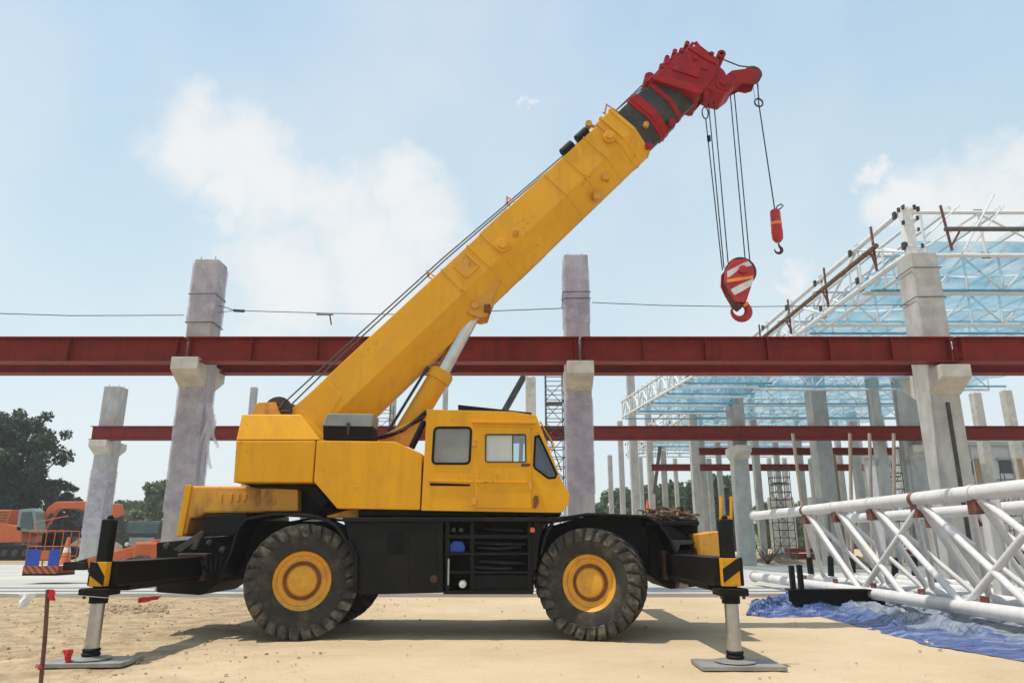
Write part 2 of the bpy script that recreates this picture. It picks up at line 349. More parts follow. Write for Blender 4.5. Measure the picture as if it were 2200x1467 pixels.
# ------------------------------------------------------------------ mesh building
ORIGIN = {}


class MB:
    def __init__(s): s.v = []; s.f = []

    def add(s, vs, fs):
        o = len(s.v); s.v += [tuple(v) for v in vs]; s.f += [tuple(i + o for i in f) for f in fs]; return s

    def box(s, a, b):
        (x0, y0, z0), (x1, y1, z1) = a, b
        x0, x1 = sorted((x0, x1)); y0, y1 = sorted((y0, y1)); z0, z1 = sorted((z0, z1))
        return s.add([(x0, y0, z0), (x1, y0, z0), (x1, y1, z0), (x0, y1, z0), (x0, y0, z1), (x1, y0, z1), (x1, y1, z1), (x0, y1, z1)],
                     [(3, 2, 1, 0), (4, 5, 6, 7), (0, 1, 5, 4), (1, 2, 6, 5), (2, 3, 7, 6), (3, 0, 4, 7)])

    def prism(s, poly, y0, y1, poly1=None):
        """polygon of (x, z) at y0, swept to y1 (poly1: its shape there)"""
        q = poly1 or poly; n = len(poly)
        area = sum(poly[i][0] * poly[(i + 1) % n][1] - poly[(i + 1) % n][0] * poly[i][1] for i in range(n))
        if area < 0: poly = poly[::-1]; q = q[::-1]
        vs = [(x, y0, z) for x, z in poly] + [(x, y1, z) for x, z in q]
        fs = [tuple(range(n)), tuple(range(2 * n - 1, n - 1, -1))] + [(i, i + n, (i + 1) % n + n, (i + 1) % n) for i in range(n)]
        return s.add(vs, fs)

    def plate(s, outer, holes, y0, y1):
        """(x, z) polygon with holes, from y0 to y1"""
        loops = [outer] + holes; vs = []; starts = []
        for l in loops: starts.append(len(vs)); vs += l
        tris = geometry.tessellate_polygon([[Vector((x, z, 0)) for x, z in l] for l in loops]); n = len(vs)
        V = [(x, y0, z) for x, z in vs] + [(x, y1, z) for x, z in vs]; Fs = []
        for t in tris: Fs.append(tuple(t)); Fs.append(tuple(i + n for i in reversed(t)))
        for st, l in zip(starts, loops):
            for i in range(len(l)):
                a = st + i; b = st + (i + 1) % len(l); Fs.append((a, b, b + n, a + n))
        return s.add(V, Fs)

    def bar(s, a, b, w, h, up=(0, 0, 1)):
        a = Vector(a); b = Vector(b); d = (b - a).normalized(); up = Vector(up)
        if abs(d.dot(up)) > .99: up = Vector((0, 1, 0))
        sd = d.cross(up).normalized(); u = sd.cross(d)
        vs = []
        for p in (a, b):
            for i, j in ((-1, -1), (1, -1), (1, 1), (-1, 1)): vs.append(p + sd * (w / 2 * i) + u * (h / 2 * j))
        return s.add(vs, [(3, 2, 1, 0), (4, 5, 6, 7), (0, 1, 5, 4), (1, 2, 6, 5), (2, 3, 7, 6), (3, 0, 4, 7)])

    def tube(s, pts, r, n=10, cap=True):
        pts = [Vector(p) for p in pts]; rs = r if isinstance(r, (list, tuple)) else [r] * len(pts)
        o = len(s.v); prev = None
        for i, p in enumerate(pts):
            d = (pts[min(i + 1, len(pts) - 1)] - pts[max(i - 1, 0)]).normalized()
            if prev is None:
                a = Vector((0, 0, 1)) if abs(d.z) < .9 else Vector((1, 0, 0)); sd = d.cross(a).normalized()
            else: sd = (prev - d * prev.dot(d)).normalized()
            prev = sd; u = sd.cross(d)
            for k in range(n):
                t = 2 * math.pi * k / n; s.v.append(tuple(p + (sd * math.cos(t) + u * math.sin(t)) * rs[i]))
        for i in range(len(pts) - 1):
            for k in range(n):
                a = o + i * n + k; b = o + i * n + (k + 1) % n; s.f.append((a, b, b + n, a + n))
        if cap: s.f.append(tuple(o + k for k in reversed(range(n)))); s.f.append(tuple(o + (len(pts) - 1) * n + k for k in range(n)))
        return s

    def lathe(s, prof, c, axis='y', n=40, close=False):
        """profile of (radius, along) round an axis through c"""
        c = Vector(c); o = len(s.v); m = len(prof)
        for k in range(n):
            t = 2 * math.pi * k / n
            for r, a in prof:
                if axis == 'y': s.v.append((c.x + r * math.cos(t), c.y + a, c.z + r * math.sin(t)))
                elif axis == 'z': s.v.append((c.x + r * math.cos(t), c.y + r * math.sin(t), c.z + a))
                else: s.v.append((c.x + a, c.y + r * math.cos(t), c.z + r * math.sin(t)))
        for k in range(n):
            k2 = (k + 1) % n
            for i in range(m - 1 if not close else m):
                j = (i + 1) % m; s.f.append((o + k * m + i, o + k2 * m + i, o + k2 * m + j, o + k * m + j))
        return s

    def build(s, name, mat, parent=None, smooth=False, bevel=0, origin=None, seg=2):
        if parent is not None: org = ORIGIN[parent.name]
        else: org = Vector(origin) if origin is not None else Vector((0, 0, 0))
        me = bpy.data.meshes.new(name)
        me.from_pydata([(x - org.x, y - org.y, z - org.z) for x, y, z in s.v], [], s.f); me.update()
        import bmesh
        bm = bmesh.new(); bm.from_mesh(me); bmesh.ops.recalc_face_normals(bm, faces=bm.faces); bm.to_mesh(me); bm.free()
        me.materials.append(M[mat])
        ob = bpy.data.objects.new(name, me); COL.objects.link(ob)
        if parent is not None: ob.parent = parent
        else: ob.location = org
        ORIGIN[ob.name] = org
        if smooth:
            me.shade_smooth()
            me.set_sharp_from_angle(angle=R(38))
        if bevel:
            b = ob.modifiers.new('bevel', 'BEVEL'); b.width = bevel; b.segments = seg; b.limit_method = 'ANGLE'; b.angle_limit = R(35); b.harden_normals = False
        return ob


def tag(o, label=None, cat=None, group=None, kind=None):
    if label: o['label'] = label
    if cat: o['category'] = cat
    if group: o['group'] = group
    o['kind'] = kind or 'thing'
    return o


def thing(name, label, cat, loc, group=None):
    o = bpy.data.objects.new(name, None); COL.objects.link(o); o.location = loc; o.empty_display_size = .2
    ORIGIN[o.name] = Vector(loc)
    return tag(o, label, cat, group)


def copy_tree(o, parent=None):
    c = o.copy(); COL.objects.link(c)
    if parent is not None: c.parent = parent
    ORIGIN[c.name] = ORIGIN[o.name]
    for ch in o.children: copy_tree(ch, c)
    return c


def rrect(x0, z0, x1, z1, r, n=5):
    pts = []
    for cx, cz, a0 in ((x1 - r, z0 + r, -90), (x1 - r, z1 - r, 0), (x0 + r, z1 - r, 90), (x0 + r, z0 + r, 180)):
        for k in range(n + 1):
            t = R(a0 + 90 * k / n); pts.append((cx + r * math.cos(t), cz + r * math.sin(t)))
    return pts


def XZ(pts, Y): return [(P(x, y, Y).x, P(x, y, Y).z) for x, y in pts]


def grow(poly, d):
    """offset of a polygon outwards by d"""
    n = len(poly); area = sum(poly[i][0] * poly[(i + 1) % n][1] - poly[(i + 1) % n][0] * poly[i][1] for i in range(n)); sg = 1 if area > 0 else -1
    res = []
    for i in range(n):
        p0, p1, p2 = (Vector(poly[i - 1]), Vector(poly[i]), Vector(poly[(i + 1) % n]))
        e1 = (p1 - p0).normalized(); e2 = (p2 - p1).normalized(); n1 = Vector((e1.y, -e1.x)) * sg; n2 = Vector((e2.y, -e2.x)) * sg
        b = n1 + n2
        if b.length < 1e-6: b = n1
        b.normalize(); k = d / max(.4, b.dot(n1)); q = p1 + b * k; res.append((q.x, q.y))
    return res


# ------------------------------------------------------------------ ground
def build_ground():
    def axis(dense0, dense1, step, lo, hi):
        a = [dense0 + i * step for i in range(int((dense1 - dense0) / step) + 1)]
        s = step; x = a[-1]
        while x < hi: s *= 1.35; x += s; a.append(min(x, hi))
        s = step; x = a[0]; pre = []
        while x > lo: s *= 1.35; x -= s; pre.append(max(x, lo))
        return pre[::-1] + a
    xs = axis(-11, 13, .14, -700, 700); ys = axis(5, 18.4, .14, -60, 900)
    vs = []
    for y in ys:
        for x in xs:
            z = 0
            if -40 < x < 40 and 0 < y < 40:
                k = 1.0 if x > -1.5 else 1.0 + min(2.6, (-1.5 - x) * .7)
                z = (noise.noise(Vector((x * .9, y * .9, 0))) * .012 + noise.noise(Vector((x * 3.1, y * 3.1, 4))) * .007 * k + noise.noise(Vector((x * 7, y * 7, 9))) * .005 * k) - .008
                fade = min(1, max(0, (18.2 - y) / 1.5)) if y > 16 else 1
                z *= max(0, fade)
                z -= .006
            vs.append((x, y, z))
    nx = len(xs); fs = [(j * nx + i, j * nx + i + 1, (j + 1) * nx + i + 1, (j + 1) * nx + i) for j in range(len(ys) - 1) for i in range(nx - 1)]
    tag(MB().add(vs, fs).build('ground', 'ground', smooth=True), kind='structure')
    # concrete paving behind the crane, its front kerb a little higher
    b = MB().box((-70, 18.9, -.2), (70, 41.5, .05)); tag(b.build('pavement', 'slab_concrete'), kind='structure')
    x = -70
    kerb = MB().box((-70, 18.55, -.2), (70, 18.9, .09)); tag(kerb.build('kerb', 'slab_concrete', bevel=.015), kind='structure')
    # far green rise closing the site
    vs = []; fs = []; n = 90
    for i in range(n + 1):
        x = -690 + 1380 * i / n
        h = 5.0 + 4 * noise.noise(Vector((i * .21, 3, 0))) + (3.0 if x > 60 else 0)
        for (yy, k) in ((170, 0), (215, .55), (270, 1.0), (400, .6), (600, 0)): vs.append((x, yy + 10 * noise.noise(Vector((i * .3, 1, 1))), max(.0, h * k) - .05))
    for i in range(n):
        for k in range(4): a = i * 5 + k; fs.append((a, a + 5, a + 6, a + 1))
    tag(MB().add(vs, fs).build('hill', 'grass_bank', smooth=True), kind='structure')


build_ground()

# ------------------------------------------------------------------ columns and girders
def column(px, py, Y, w, top_py, label, corbels='', corbel_py=None, wrap=False, mat='concrete', group='precast concrete columns of the frame', depth=None, rebar=True, base=0.0, x=None):
    """precast column whose axis passes the point seen at (px, py)"""
    X = P(px, py, Y).x if x is None else x; top = P(px, top_py, Y).z; d = depth or w
    t = thing('concrete_column', label, 'column', (X, Y, base), group)
    c = .05 * w; o = [(-w / 2 + c, -d / 2), (w / 2 - c, -d / 2), (w / 2, -d / 2 + c), (w / 2, d / 2 - c), (w / 2 - c, d / 2), (-w / 2 + c, d / 2), (-w / 2, d / 2 - c), (-w / 2, -d / 2 + c)]
    m = MB(); n = 8; zs = [base - .15, top - .02, top]
    vs = []
    for k, z in enumerate(zs):
        sc = .97 if k == 2 else 1
        vs += [(X + a * sc, Y + b * sc, z) for a, b in o]
    fs = [tuple(reversed(range(n))), tuple(range(2 * n, 3 * n))]
    for k in range(2): fs += [(k * n + i, k * n + (i + 1) % n, (k + 1) * n + (i + 1) % n, (k + 1) * n + i) for i in range(n)]
    m.add(vs, fs).build('shaft', mat, t)
    if rebar:
        for i in range(4):
            a = (i % 2 - .5) * w * .6; b = (i // 2 - .5) * d * .6; h = .08 + .09 * random.random()
            MB().tube([(X + a, Y + b, top - .1), (X + a + random.uniform(-.02, .02), Y + b, top + h)], .011, 6).build('rebar', 'steel_brown', t)
    if corbels:
        zc = P(px, corbel_py, Y - d / 2 - .3).z
        for ch in corbels:
            m = MB(); out = .62; h1 = .34; h2 = .72; e = .012
            if ch in 'fb':
                sg = -1 if ch == 'f' else 1; y0 = Y + sg * (d / 2 - .02); y1 = Y + sg * (d / 2 + out)
                pts = [(y0, zc), (y1, zc), (y1, zc - h1), (y0, zc - h2)]
                vs = [(X - w / 2 - e, y, z) for y, z in pts] + [(X + w / 2 + e, y, z) for y, z in pts]
            else:
                sg = -1 if ch == 'l' else 1; x0 = X + sg * (w / 2 - .02); x1 = X + sg * (w / 2 + out * .6)
                pts = [(x0, zc), (x1, zc), (x1, zc - h1), (x0, zc - h2)]
                vs = [(x_, Y - d / 2 - e, z) for x_, z in pts] + [(x_, Y + d / 2 + e, z) for x_, z in pts]
            m.add(vs, [(0, 1, 2, 3), (7, 6, 5, 4), (0, 4, 5, 1), (1, 5, 6, 2), (2, 6, 7, 3), (3, 7, 4, 0)]).build('corbel', 'concrete_pale', t, bevel=.015)
    if wrap:
        for z0, z1 in wrap:
            n = 24; m = MB(); rows = max(4, int((z1 - z0) / .12)); vs = []
            rw = w / 2 + .02; rd = d / 2 + .02
            for j in range(rows + 1):
                z = z0 + (z1 - z0) * j / rows
                for k in range(n):
                    a = 4 * k / n; i = int(a); f = a - i
                    q = [(-1 + 2 * f, -1), (1, -1 + 2 * f), (1 - 2 * f, 1), (-1, 1 - 2 * f)][i]
                    g = .009 * noise.noise(Vector((q[0] * 3 + X, q[1] * 3, z * 2.2))) + .006 * noise.noise(Vector((q[0] * 8, q[1] * 8 + X, z * 5)))
                    e = .1 * noise.noise(Vector((k * .8, X, j * .01))) if j in (0, rows) else 0
                    vs.append((X + q[0] * (rw + g), Y + q[1] * (rd + g), z + e))
            fs = [(j * n + k, j * n + (k + 1) % n, (j + 1) * n + (k + 1) % n, (j + 1) * n + k) for j in range(rows) for k in range(n)]
            m.add(vs, fs).build('plastic_wrap', 'plastic_film', t, smooth=True)
    return t, X, top


Y1, Y2, Y3, Y4 = 20.0, 40.0, 45.0, 56.0
W1 = .70


def zspan(px, Y, ya, yb): return P(px, ya, Y).z, P(px, yb, Y).z


z_a, z_b = zspan(405, Y1, 1100, 830); z_c, z_d = zspan(405, Y1, 700, 575)
col1, X1, T1 = column(404, 1000, Y1, W1, 566, 'tall plastic-wrapped concrete column with pale corbels left of the yellow crane', 'fb', 772, [(z_a, z_b), (z_c, z_d)], 'concrete')
col2, X2, T2 = column(1243, 900, Y1, W1, 556, 'tall lilac-stained concrete column rising directly behind the crane cab', 'fb', 780, [(zspan(1243, Y1, 1060, 860)), (zspan(1243, Y1, 700, 580))], 'concrete_lilac')
col3, X3, T3 = column(2000, 760, Y1, .80, 553, 'tall grey concrete column carrying the white roof corner on its top', 'fb', 788, None, 'concrete', rebar=False)
# torn plastic hanging off the left column
for k in range(4):
    x0 = X1 + W1 / 2 + .03; y0 = Y1 - W1 / 2 + .1 + .12 * k; z0 = P(440, 870 + 10 * k, Y1).z; vs = []; L_ = [1.1, 1.9, 1.5, .8][k]; n = 14
    for j in range(n + 1):
        t_ = j / n; wd = .15 * (1 - .75 * t_) + .02; ox = .06 + .10 * math.sin(t_ * 5 + k) * t_ + .05 * k * t_
        vs += [(x0 + ox, y0 - wd / 2, z0 - L_ * t_), (x0 + ox + wd * .7, y0 + wd / 2 + .03 * math.sin(t_ * 9), z0 - L_ * t_ + .03)]
    MB().add(vs, [(2 * j, 2 * j + 1, 2 * j + 3, 2 * j + 2) for j in range(n)]).build('torn_plastic', 'plastic_flap', col1, smooth=True)
# straps round the front columns
for (c_, X_, w_, pys) in ((col1, X1, W1, (640, 700)), (col2, X2, W1, (636, 650)), (col3, X3, .80, (586, 648))):
    for py_ in pys:
        z = P(1100 + (X_ * 60), py_, Y1).z; e = w_ / 2 + .035
        MB().tube([(X_ - e, Y1 - e, z), (X_ + e, Y1 - e, z + .01), (X_ + e, Y1 + e, z), (X_ - e, Y1 + e, z - .01), (X_ - e, Y1 - e, z)], .012, 6).build('wire_tie', 'wire_rope', c_)
MB().box((X3 - .05, Y1 - .43, 1.0), (X3 + .05, Y1 - .40, P(2030, 870, Y1).z)).build('cable_duct', 'grey_steel', col3)


def girder(x0, x1, Y, ztop, zbot, fl, label, group, nst=6, step=None):
    t = thing('steel_girder', label, 'girder', ((x0 + x1) / 2, Y, zbot), group)
    th = .025 if Y < 30 else .035
    MB().box((x0, Y - .012, zbot + th), (x1, Y + .012, ztop - th)).build('web', 'girder_red', t)
    MB().box((x0, Y - fl / 2, ztop - th), (x1, Y + fl / 2, ztop)).build('top_flange', 'girder_red', t)
    MB().box((x0, Y - fl / 2, zbot), (x1, Y + fl / 2, zbot + th)).build('bottom_flange', 'girder_red', t)
    if nst:
        m = MB().box((-.008, -fl / 2 + .03, zbot + th + .003), (.008, fl / 2 - .03, ztop - th - .003))
        first = None
        for i in range(nst):
            x = x0 + (x1 - x0) * (i + .06 if i == 0 else (i if i < nst - 1 else i - .06)) / (nst - 1)
            if first is None:
                me = MB(); me.v = [(a + x, b + Y, c) for a, b, c in m.v]; me.f = m.f; first = me.build('stiffener', 'girder_red', t); fx = x
            else:
                c = first.copy(); COL.objects.link(c); c.location.x = x - fx; ORIGIN[c.name] = ORIGIN[first.name]
    return t


YG = Y1 - W1 / 2 - .33
zt = P(1000, 727, YG).z; zb = P(1000, 776, YG - .2).z
xe0 = P(-330, 720, YG).x; xe1 = P(2600, 720, YG).x
gap = .03
g1 = 'red girders of the front row'
girder(xe0, X1 - .1 - gap, YG, zt, zb, .42, 'dark red steel girder running out of the left edge of the photo', g1, 4)
girder(X1 - .1 + gap, X2 - gap + .02, YG, zt, zb, .42, 'dark red steel girder crossing behind the boom and its lift cylinder', g1, 7)
girder(X2 + gap + .02, X3 + .2 - gap, YG, zt, zb, .42, 'dark red steel girder below the hook, from lilac column to roof column', g1, 7)
girder(X3 + .2 + gap, xe1, YG, zt, zb, .42, 'dark red steel girder running out of the right edge of the photo', g1, 4)

for (xa_, xb_, lab_) in ((xe0, X1 - .05, 'lower red girder strip under the left front girder, behind the left column'), (X1 + .0, X2 - .03, 'lower red girder strip behind the boom, under the front girder'), (X2 + .03, X3 - .03, 'lower red girder strip under the girder below the hook'), (X3 + .03, xe1, 'lower red girder strip at the right edge behind the roof column')):
    girder(xa_, xb_, Y1 + W1 / 2 + .36, zt, zb, .42, lab_, 'red girders on the back corbels', 0)
# second row
YG2 = Y2 - .75
xa = P(228, 1000, Y2).x
W2 = .92
cl, XL, _ = column(228, 1000, Y2, W2, 833, 'pale concrete column behind the black rear jack, at the red girder end', 'fb', 946, [(zspan(215, Y2, 1150, 1010))], 'far_concrete', x=P(226, 1000, Y2).x)
c5, X5, _ = column(1595, 1080, Y2, .80, 745, 'grey concrete column standing right behind the black front jack', 'fb', 957, None, 'far_concrete', rebar=False)
c6, X6, _ = column(1965, 1000, Y2, W2, 800, 'grey concrete column with a corbel, just left of the roof column', 'fb', 957, None, 'far_concrete', rebar=False)
zt2 = P(900, 916, YG2).z; zb2 = P(900, 944, YG2 - .25).z
g2 = 'red girders of the second row'
xm = P(960, 930, YG2).x
girder(XL - .55, xm - gap, YG2, zt2, zb2, .5, 'thin red girder seen left and right of the wrapped left column', g2, 0)
girder(xm + gap, X5 - .1 - gap, YG2, zt2, zb2, .5, 'thin red girder seen between the crane cab and the front jack', g2, 0)
girder(X5 - .1 + gap, X6 - gap, YG2, zt2, zb2, .5, 'thin red girder level with the tops of the rusty props', g2, 0)
girder(X6 + gap, P(2400, 930, YG2).x, YG2, zt2, zb2, .5, 'thin red girder at the right edge, beyond the roof column', g2, 0)
zt3 = P(1700, 962, Y3).z; zb3 = P(1700, 977, Y3).z
girder(P(1502, 970, Y3).x, P(2004, 970, Y3).x, Y3, zt3, zb3, .4, 'small distant red girder, upper of the two under the roof', 'distant red girders', 0)
zt4 = P(1700, 997, Y4).z; zb4 = P(1700, 1011, Y4).z
girder(P(1400, 1003, Y4).x, P(1855, 1003, Y4).x, Y4, zt4, zb4, .4, 'small distant red girder, lowest of those under the roof', 'distant red girders', 0)

far = [  # px, py, Y, width, top py, label
    (1757, 900, 42.5, 1.05, 800, 'thick grey concrete column under the blue net, between two thinner ones'),
    (1490, 950, 47, .62, 800, 'slim concrete column rising left of the column behind the front jack'),
    (1360, 950, 52, .66, 795, 'slim concrete column under the low end of the white roof edge'),
    (1397, 1000, 62, .62, 870, 'concrete column at the left end of the lowest red girder'),
    (1632, 1080, 52, .55, 800, 'slim concrete column half hidden by the column behind the front jack'),
    (1312, 1040, 75, .55, 978, 'thin far concrete column, leftmost of those right of the lilac column'),
    (1335, 1000, 66, .55, 905, 'thin far concrete column with a bent top at the roof end'),
    (1378, 1040, 78, .5, 983, 'thin short far column between two taller ones near the roof end'),
    (1428, 1040, 70, .6, 958, 'far concrete column next to the leaning dark mast'),
    (1453, 1040, 80, .5, 985, 'thin short far column above the rope pile on the front deck'),
    (1512, 1040, 58, .55, 880, 'slender far column just right of the slim roof column'),
    (1526, 1040, 72, .55, 985, 'slender low far column beside the green trees'),
    (1655, 1020, 80, .5, 984, 'far thin column seen through the gap left of the props'),
    (1688, 1020, 80, .5, 984, 'far thin column nearest the first tall prop'),
    (1882, 900, 40, .62, 800, 'mottled concrete column between the second and third tall prop'),
    (1835, 950, 54, .66, 885, 'shaded grey column behind the second tall prop'),
    (1935, 1020, 64, .66, 960, 'faint far column left of the corbelled column'),
    (2112, 950, 44, .62, 845, 'yellowish concrete column in front of the grey shed'),
    (2180, 950, 44, .62, 840, 'yellowish concrete column at the right edge by the grey shed'),
    (1748, 1020, 52, .55, 985, 'rough grey column touching the thick column under the net'),
    (1805, 1000, 62, .5, 900, 'thin grey column seen between the first and second tall prop'),
    (1852, 1000, 68, .5, 900, 'thin far column just right of the second tall prop'),
    (1905, 1000, 58, .5, 890, 'thin grey column left of the rightmost tall prop'),
    (1670, 1000, 66, .5, 880, 'thin tall far column under the net, left of the first prop'),
    (1720, 1000, 60, .5, 880, 'thin tall far column right behind the first prop'),
    (1545, 1000, 64, .5, 870, 'thin tall far column behind the top of the front jack'),
    (543, 870, 62, .62, 833, 'far concrete column top showing behind the yellow counterweight'),
    (845, 850, 60, .62, 790, 'far concrete column seen between boom and lift cylinder'),
    (957, 850, 66, .55, 790, 'far thin column seen above the rear of the crane cab roof'),
    (1140, 850, 36, .62, 812, 'pale column head above the cab roof, under the red girder'),
]
for (px, py, Y, w, tp, lab) in far:
    w *= .82 if Y != 42.5 else .9
    column(px, py, Y, w, tp, lab, '', None, None, 'concrete_pale' if 'yellowish' in lab or 'pale' in lab else 'far_concrete', 'far concrete columns', rebar=(w < .6))

# low stub columns of the far footing row
for i, px in enumerate((1600, 1660, 1694, 1742)):
    column(px, 1080, 74, .8, 1068, ['short pale footing post behind the grey column foot', 'short pale footing post left of the first prop', 'short pale footing post touching the first prop', 'short pale footing post right of the first prop'][i], '', None, None, 'concrete_pale', 'short footing posts', rebar=False)

# cable strung between the columns
m = MB(); pts = []
for px, py in ((-80, 671), (150, 678), (395, 677)): pts.append(P(px, py, Y1 - .36))
m.tube(pts, .013, 6)
o = m.build('overhead_cable', 'wire_rope', origin=pts[0]); tag(o, 'thin cable from the left photo edge to the wrapped left column', 'cable', 'cables strung between columns')
pts = [P(466, 655, Y1), P(505, 667, Y1), P(710, 673, Y1), P(900, 676, Y1), P(1060, 668, Y1), P(1220, 662, Y1)]
o = MB().tube(pts, .013, 6).tube([P(466, 672, Y1), P(505, 667, Y1)], .010, 5).tube([P(503, 667, Y1), P(525, 668, Y1)], .045, 8).tube([P(708, 673, Y1), P(712, 698, Y1)], .02, 6).tube([P(680, 675, Y1), P(716, 675, Y1)], .03, 6).build('overhead_cable', 'wire_rope', origin=pts[0])
tag(o, 'thin cable from the left column past the boom to the lilac column', 'cable', 'cables strung between columns')
pts = [P(1272, 650, Y1), P(1420, 656, Y1), P(1600, 659, Y1), P(1950, 655, Y1)]
o = MB().tube(pts, .011, 6).build('overhead_cable', 'wire_rope', origin=pts[0]); tag(o, 'thin cable from the lilac column towards the white roof corner', 'cable', 'cables strung between columns')

# ------------------------------------------------------------------ white roof frame with blue net
XR = X3 - .18; YR0, YR1 = Y1, 74.0
ZB = T3 + .12; ZT = P(1962, 452, Y1).z


def truss(root_label, a_bot, b_bot, height, panels, rc, rb, mat, group, posts=True, plates=True, name='roof_truss'):
    """plane truss between two bottom points"""
    a = Vector(a_bot); b = Vector(b_bot); up = Vector((0, 0, height)); t = thing(name, root_label, 'truss', a, group)
    n = 10 if rc > .05 else 6
    MB().tube([a, b], rc * 1.1, n).build('bottom_chord', mat, t, smooth=True)
    MB().tube([a + up, b + up], rc, n).build('top_chord', mat, t, smooth=True)
    dv = (b - a) / panels; fp = fd = None
    for i in range(panels + 1):
        q = a + dv * i
        if posts:
            if fp is None: fp = MB().tube([q + up * .04, q + up * .97], rb, 6).build('post', mat, t, smooth=True)
            else: c = fp.copy(); COL.objects.link(c); c.location = dv * i; ORIGIN[c.name] = ORIGIN[t.name]
        if i < panels:
            e = i % 2
            m = MB().tube([q + up * (.97 if e else .04), q + dv + up * (.04 if e else .97)], rb, 6)
            m.build('diagonal', mat, t, smooth=True)
        if plates:
            for k in (0, 1):
                s_ = dv.normalized() * .13
                MB().bar(q + up * k - s_, q + up * k + s_, .035, rc * 3.2).build('gusset', 'lid_grey' if (i + k) % 3 else 'grey_steel', t)
    return t


gr = 'white roof trusses'
et = truss('long white edge truss of the roof running away from the roof column', (XR, YR0, ZB), (XR, YR1, ZB), ZT - ZB, 18, .085, .045, 'frame_white', gr)
# dark clamps scattered on its nodes
for i in range(19):
    y = YR0 + (YR1 - YR0) * i / 18
    for k in range(2): MB().box((XR - .17, y - .08 + .25 * k, ZB + .12 + (ZT - ZB - .3) * k), (XR - .10, y + .05 + .25 * k, ZB + .34 + (ZT - ZB - .3) * k)).build('clamp', 'grey_steel', et)
XE = XR + 15.0
ft = truss('white front roof truss running right from the roof column', (XR + .25, Y1 + .15, ZB), (XE, Y1 + .15, ZB), ZT - ZB, 7, .06, .035, 'frame_white', gr)
ty = [23.6, 27.4, 31.4, 35.6, 40, 45, 50, 56, 62, 68, 73.6]
ords = ['second', 'third', 'fourth', 'fifth', 'sixth', 'seventh', 'eighth', 'ninth', 'tenth', 'eleventh', 'twelfth']
for i, y in enumerate(ty):
    truss('white roof truss across the building above the net, %s from the front' % ords[i], (XR + .25, y, ZB), (XE, y, ZB), ZT - ZB, 12, .065, .04, 'frame_white', gr, plates=False)
truss('inner white edge truss of the roof parallel to the outer edge', (XR + .75, YR0 + .4, ZB), (XR + .75, YR1, ZB), ZT - ZB, 22, .055, .04, 'frame_white', gr, plates=False)
# lower wing of the roof reaching left behind the front girder
za = 8.4; wa = G(1515, 793, za); wb = G(1338, 896, za)
truss('low white roof edge truss slanting down left under the front girder', tuple(wa), tuple(wb), .95, 16, .07, .045, 'frame_white', gr)
wdir = wb - wa
for i in range(5):
    q = wa + wdir * (i + .5) / 5
    truss('white wing roof truss behind the slim columns, %s from the front' % ['first', 'second', 'third', 'fourth', 'fifth'][i], (q.x + .2, q.y, za), (XR + .1, q.y, za), .95, 6, .05, .035, 'frame_white', gr, plates=False)
nx, ny = 24, 30; vs = []
for j in range(ny + 1):
    q = wa + wdir * j / ny
    for k in range(nx + 1):
        x = q.x + .1 + (XR + .3 - q.x) * k / nx; vs.append((x, q.y, za + .30 - .22 * abs(math.sin(j * math.pi / 6)) + .08 * noise.noise(Vector((x, q.y, 3)))))
o = MB().add(vs, [(j * (nx + 1) + k, j * (nx + 1) + k + 1, (j + 1) * (nx + 1) + k + 1, (j + 1) * (nx + 1) + k) for j in range(ny) for k in range(nx)]).build('safety_net', 'net_blue', smooth=True, origin=wa)
tag(o, 'blue safety net under the low roof wing, left end', 'net', 'safety nets')
for i in range(6):
    q = wa + wdir * i / 5; m = MB().tube([(q.x + .1, q.y - .1, za - .1), (XR + .3, q.y - .1, za - .1)], .045, 6); o = m.build('net_rail', 'frame_blue', origin=(q.x, q.y, za)); tag(o, 'blue rail of the low roof wing, %s from the front' % (['first'] + ords)[i], 'rail', 'blue net rails')
# head post and knot of pipes above the roof column
hp = thing('roof_head_post', 'white post with dark clamps on top of the roof column', 'post', (XR + .05, Y1, T3))
MB().box((XR - .10, Y1 - .16, T3), (XR + .20, Y1 + .10, ZT + .05)).build('post_shaft', 'frame_white', hp, bevel=.02)
for (dx, dz, s_) in ((-.22, .25, .13), (.26, .22, .12), (-.2, .95, .12), (.22, .75, .10), (.24, 1.1, .12), (-.28, 1.35, .13), (.30, 1.38, .14), (-.14, 1.55, .12), (.20, 1.62, .13)):
    MB().box((XR + .05 + dx - s_ * .3, Y1 - .24, min(T3 + dz, ZT - .06)), (XR + .05 + dx + s_ * .3, Y1 - .15, min(T3 + dz, ZT - .06) + s_ * 1.1)).build('clamp', 'grey_steel', hp, bevel=.02)
    MB().tube([(XR + .05, Y1 - .14, min(T3 + dz, ZT - .08) + .05), (XR + .05 + dx, Y1 - .19, min(T3 + dz, ZT - .08) + .05)], .022, 6).build('clamp_arm', 'frame_white', hp)
# rusty guard pipe with brackets along the edge
zmid = ZB + (ZT - ZB) * .45
gp = thing('guard_pipe', 'rusty brown pipe on brackets along the white roof edge', 'pipe', (XR - .45, 21, zmid))
MB().tube([(XR - .45, 20.9, zmid), (XR - .45, 46, zmid)], .085, 10).build('pipe', 'rust_pipe', gp, smooth=True)
for i in range(7):
    y = 21.3 + 3.6 * i
    MB().bar((XR - .33, y, ZB - .05), (XR - .33, y, ZT + .05), .06, .06).build('bracket_post', 'gusset_red', gp)
    MB().bar((XR - .33, y, ZB + .1), (XR - .62, y - .3, zmid - .13), .05, .05).build('bracket_strut', 'gusset_red', gp)
    MB().bar((XR - .33, y, zmid - .12), (XR - .72, y, zmid - .12), .06, .06).build('bracket_arm', 'gusset_red', gp)
gp = thing('guard_pipe', 'dark pipe on red brackets in front of the roof at the right edge', 'pipe', (XR + 1.2, Y1 - .35, zmid))
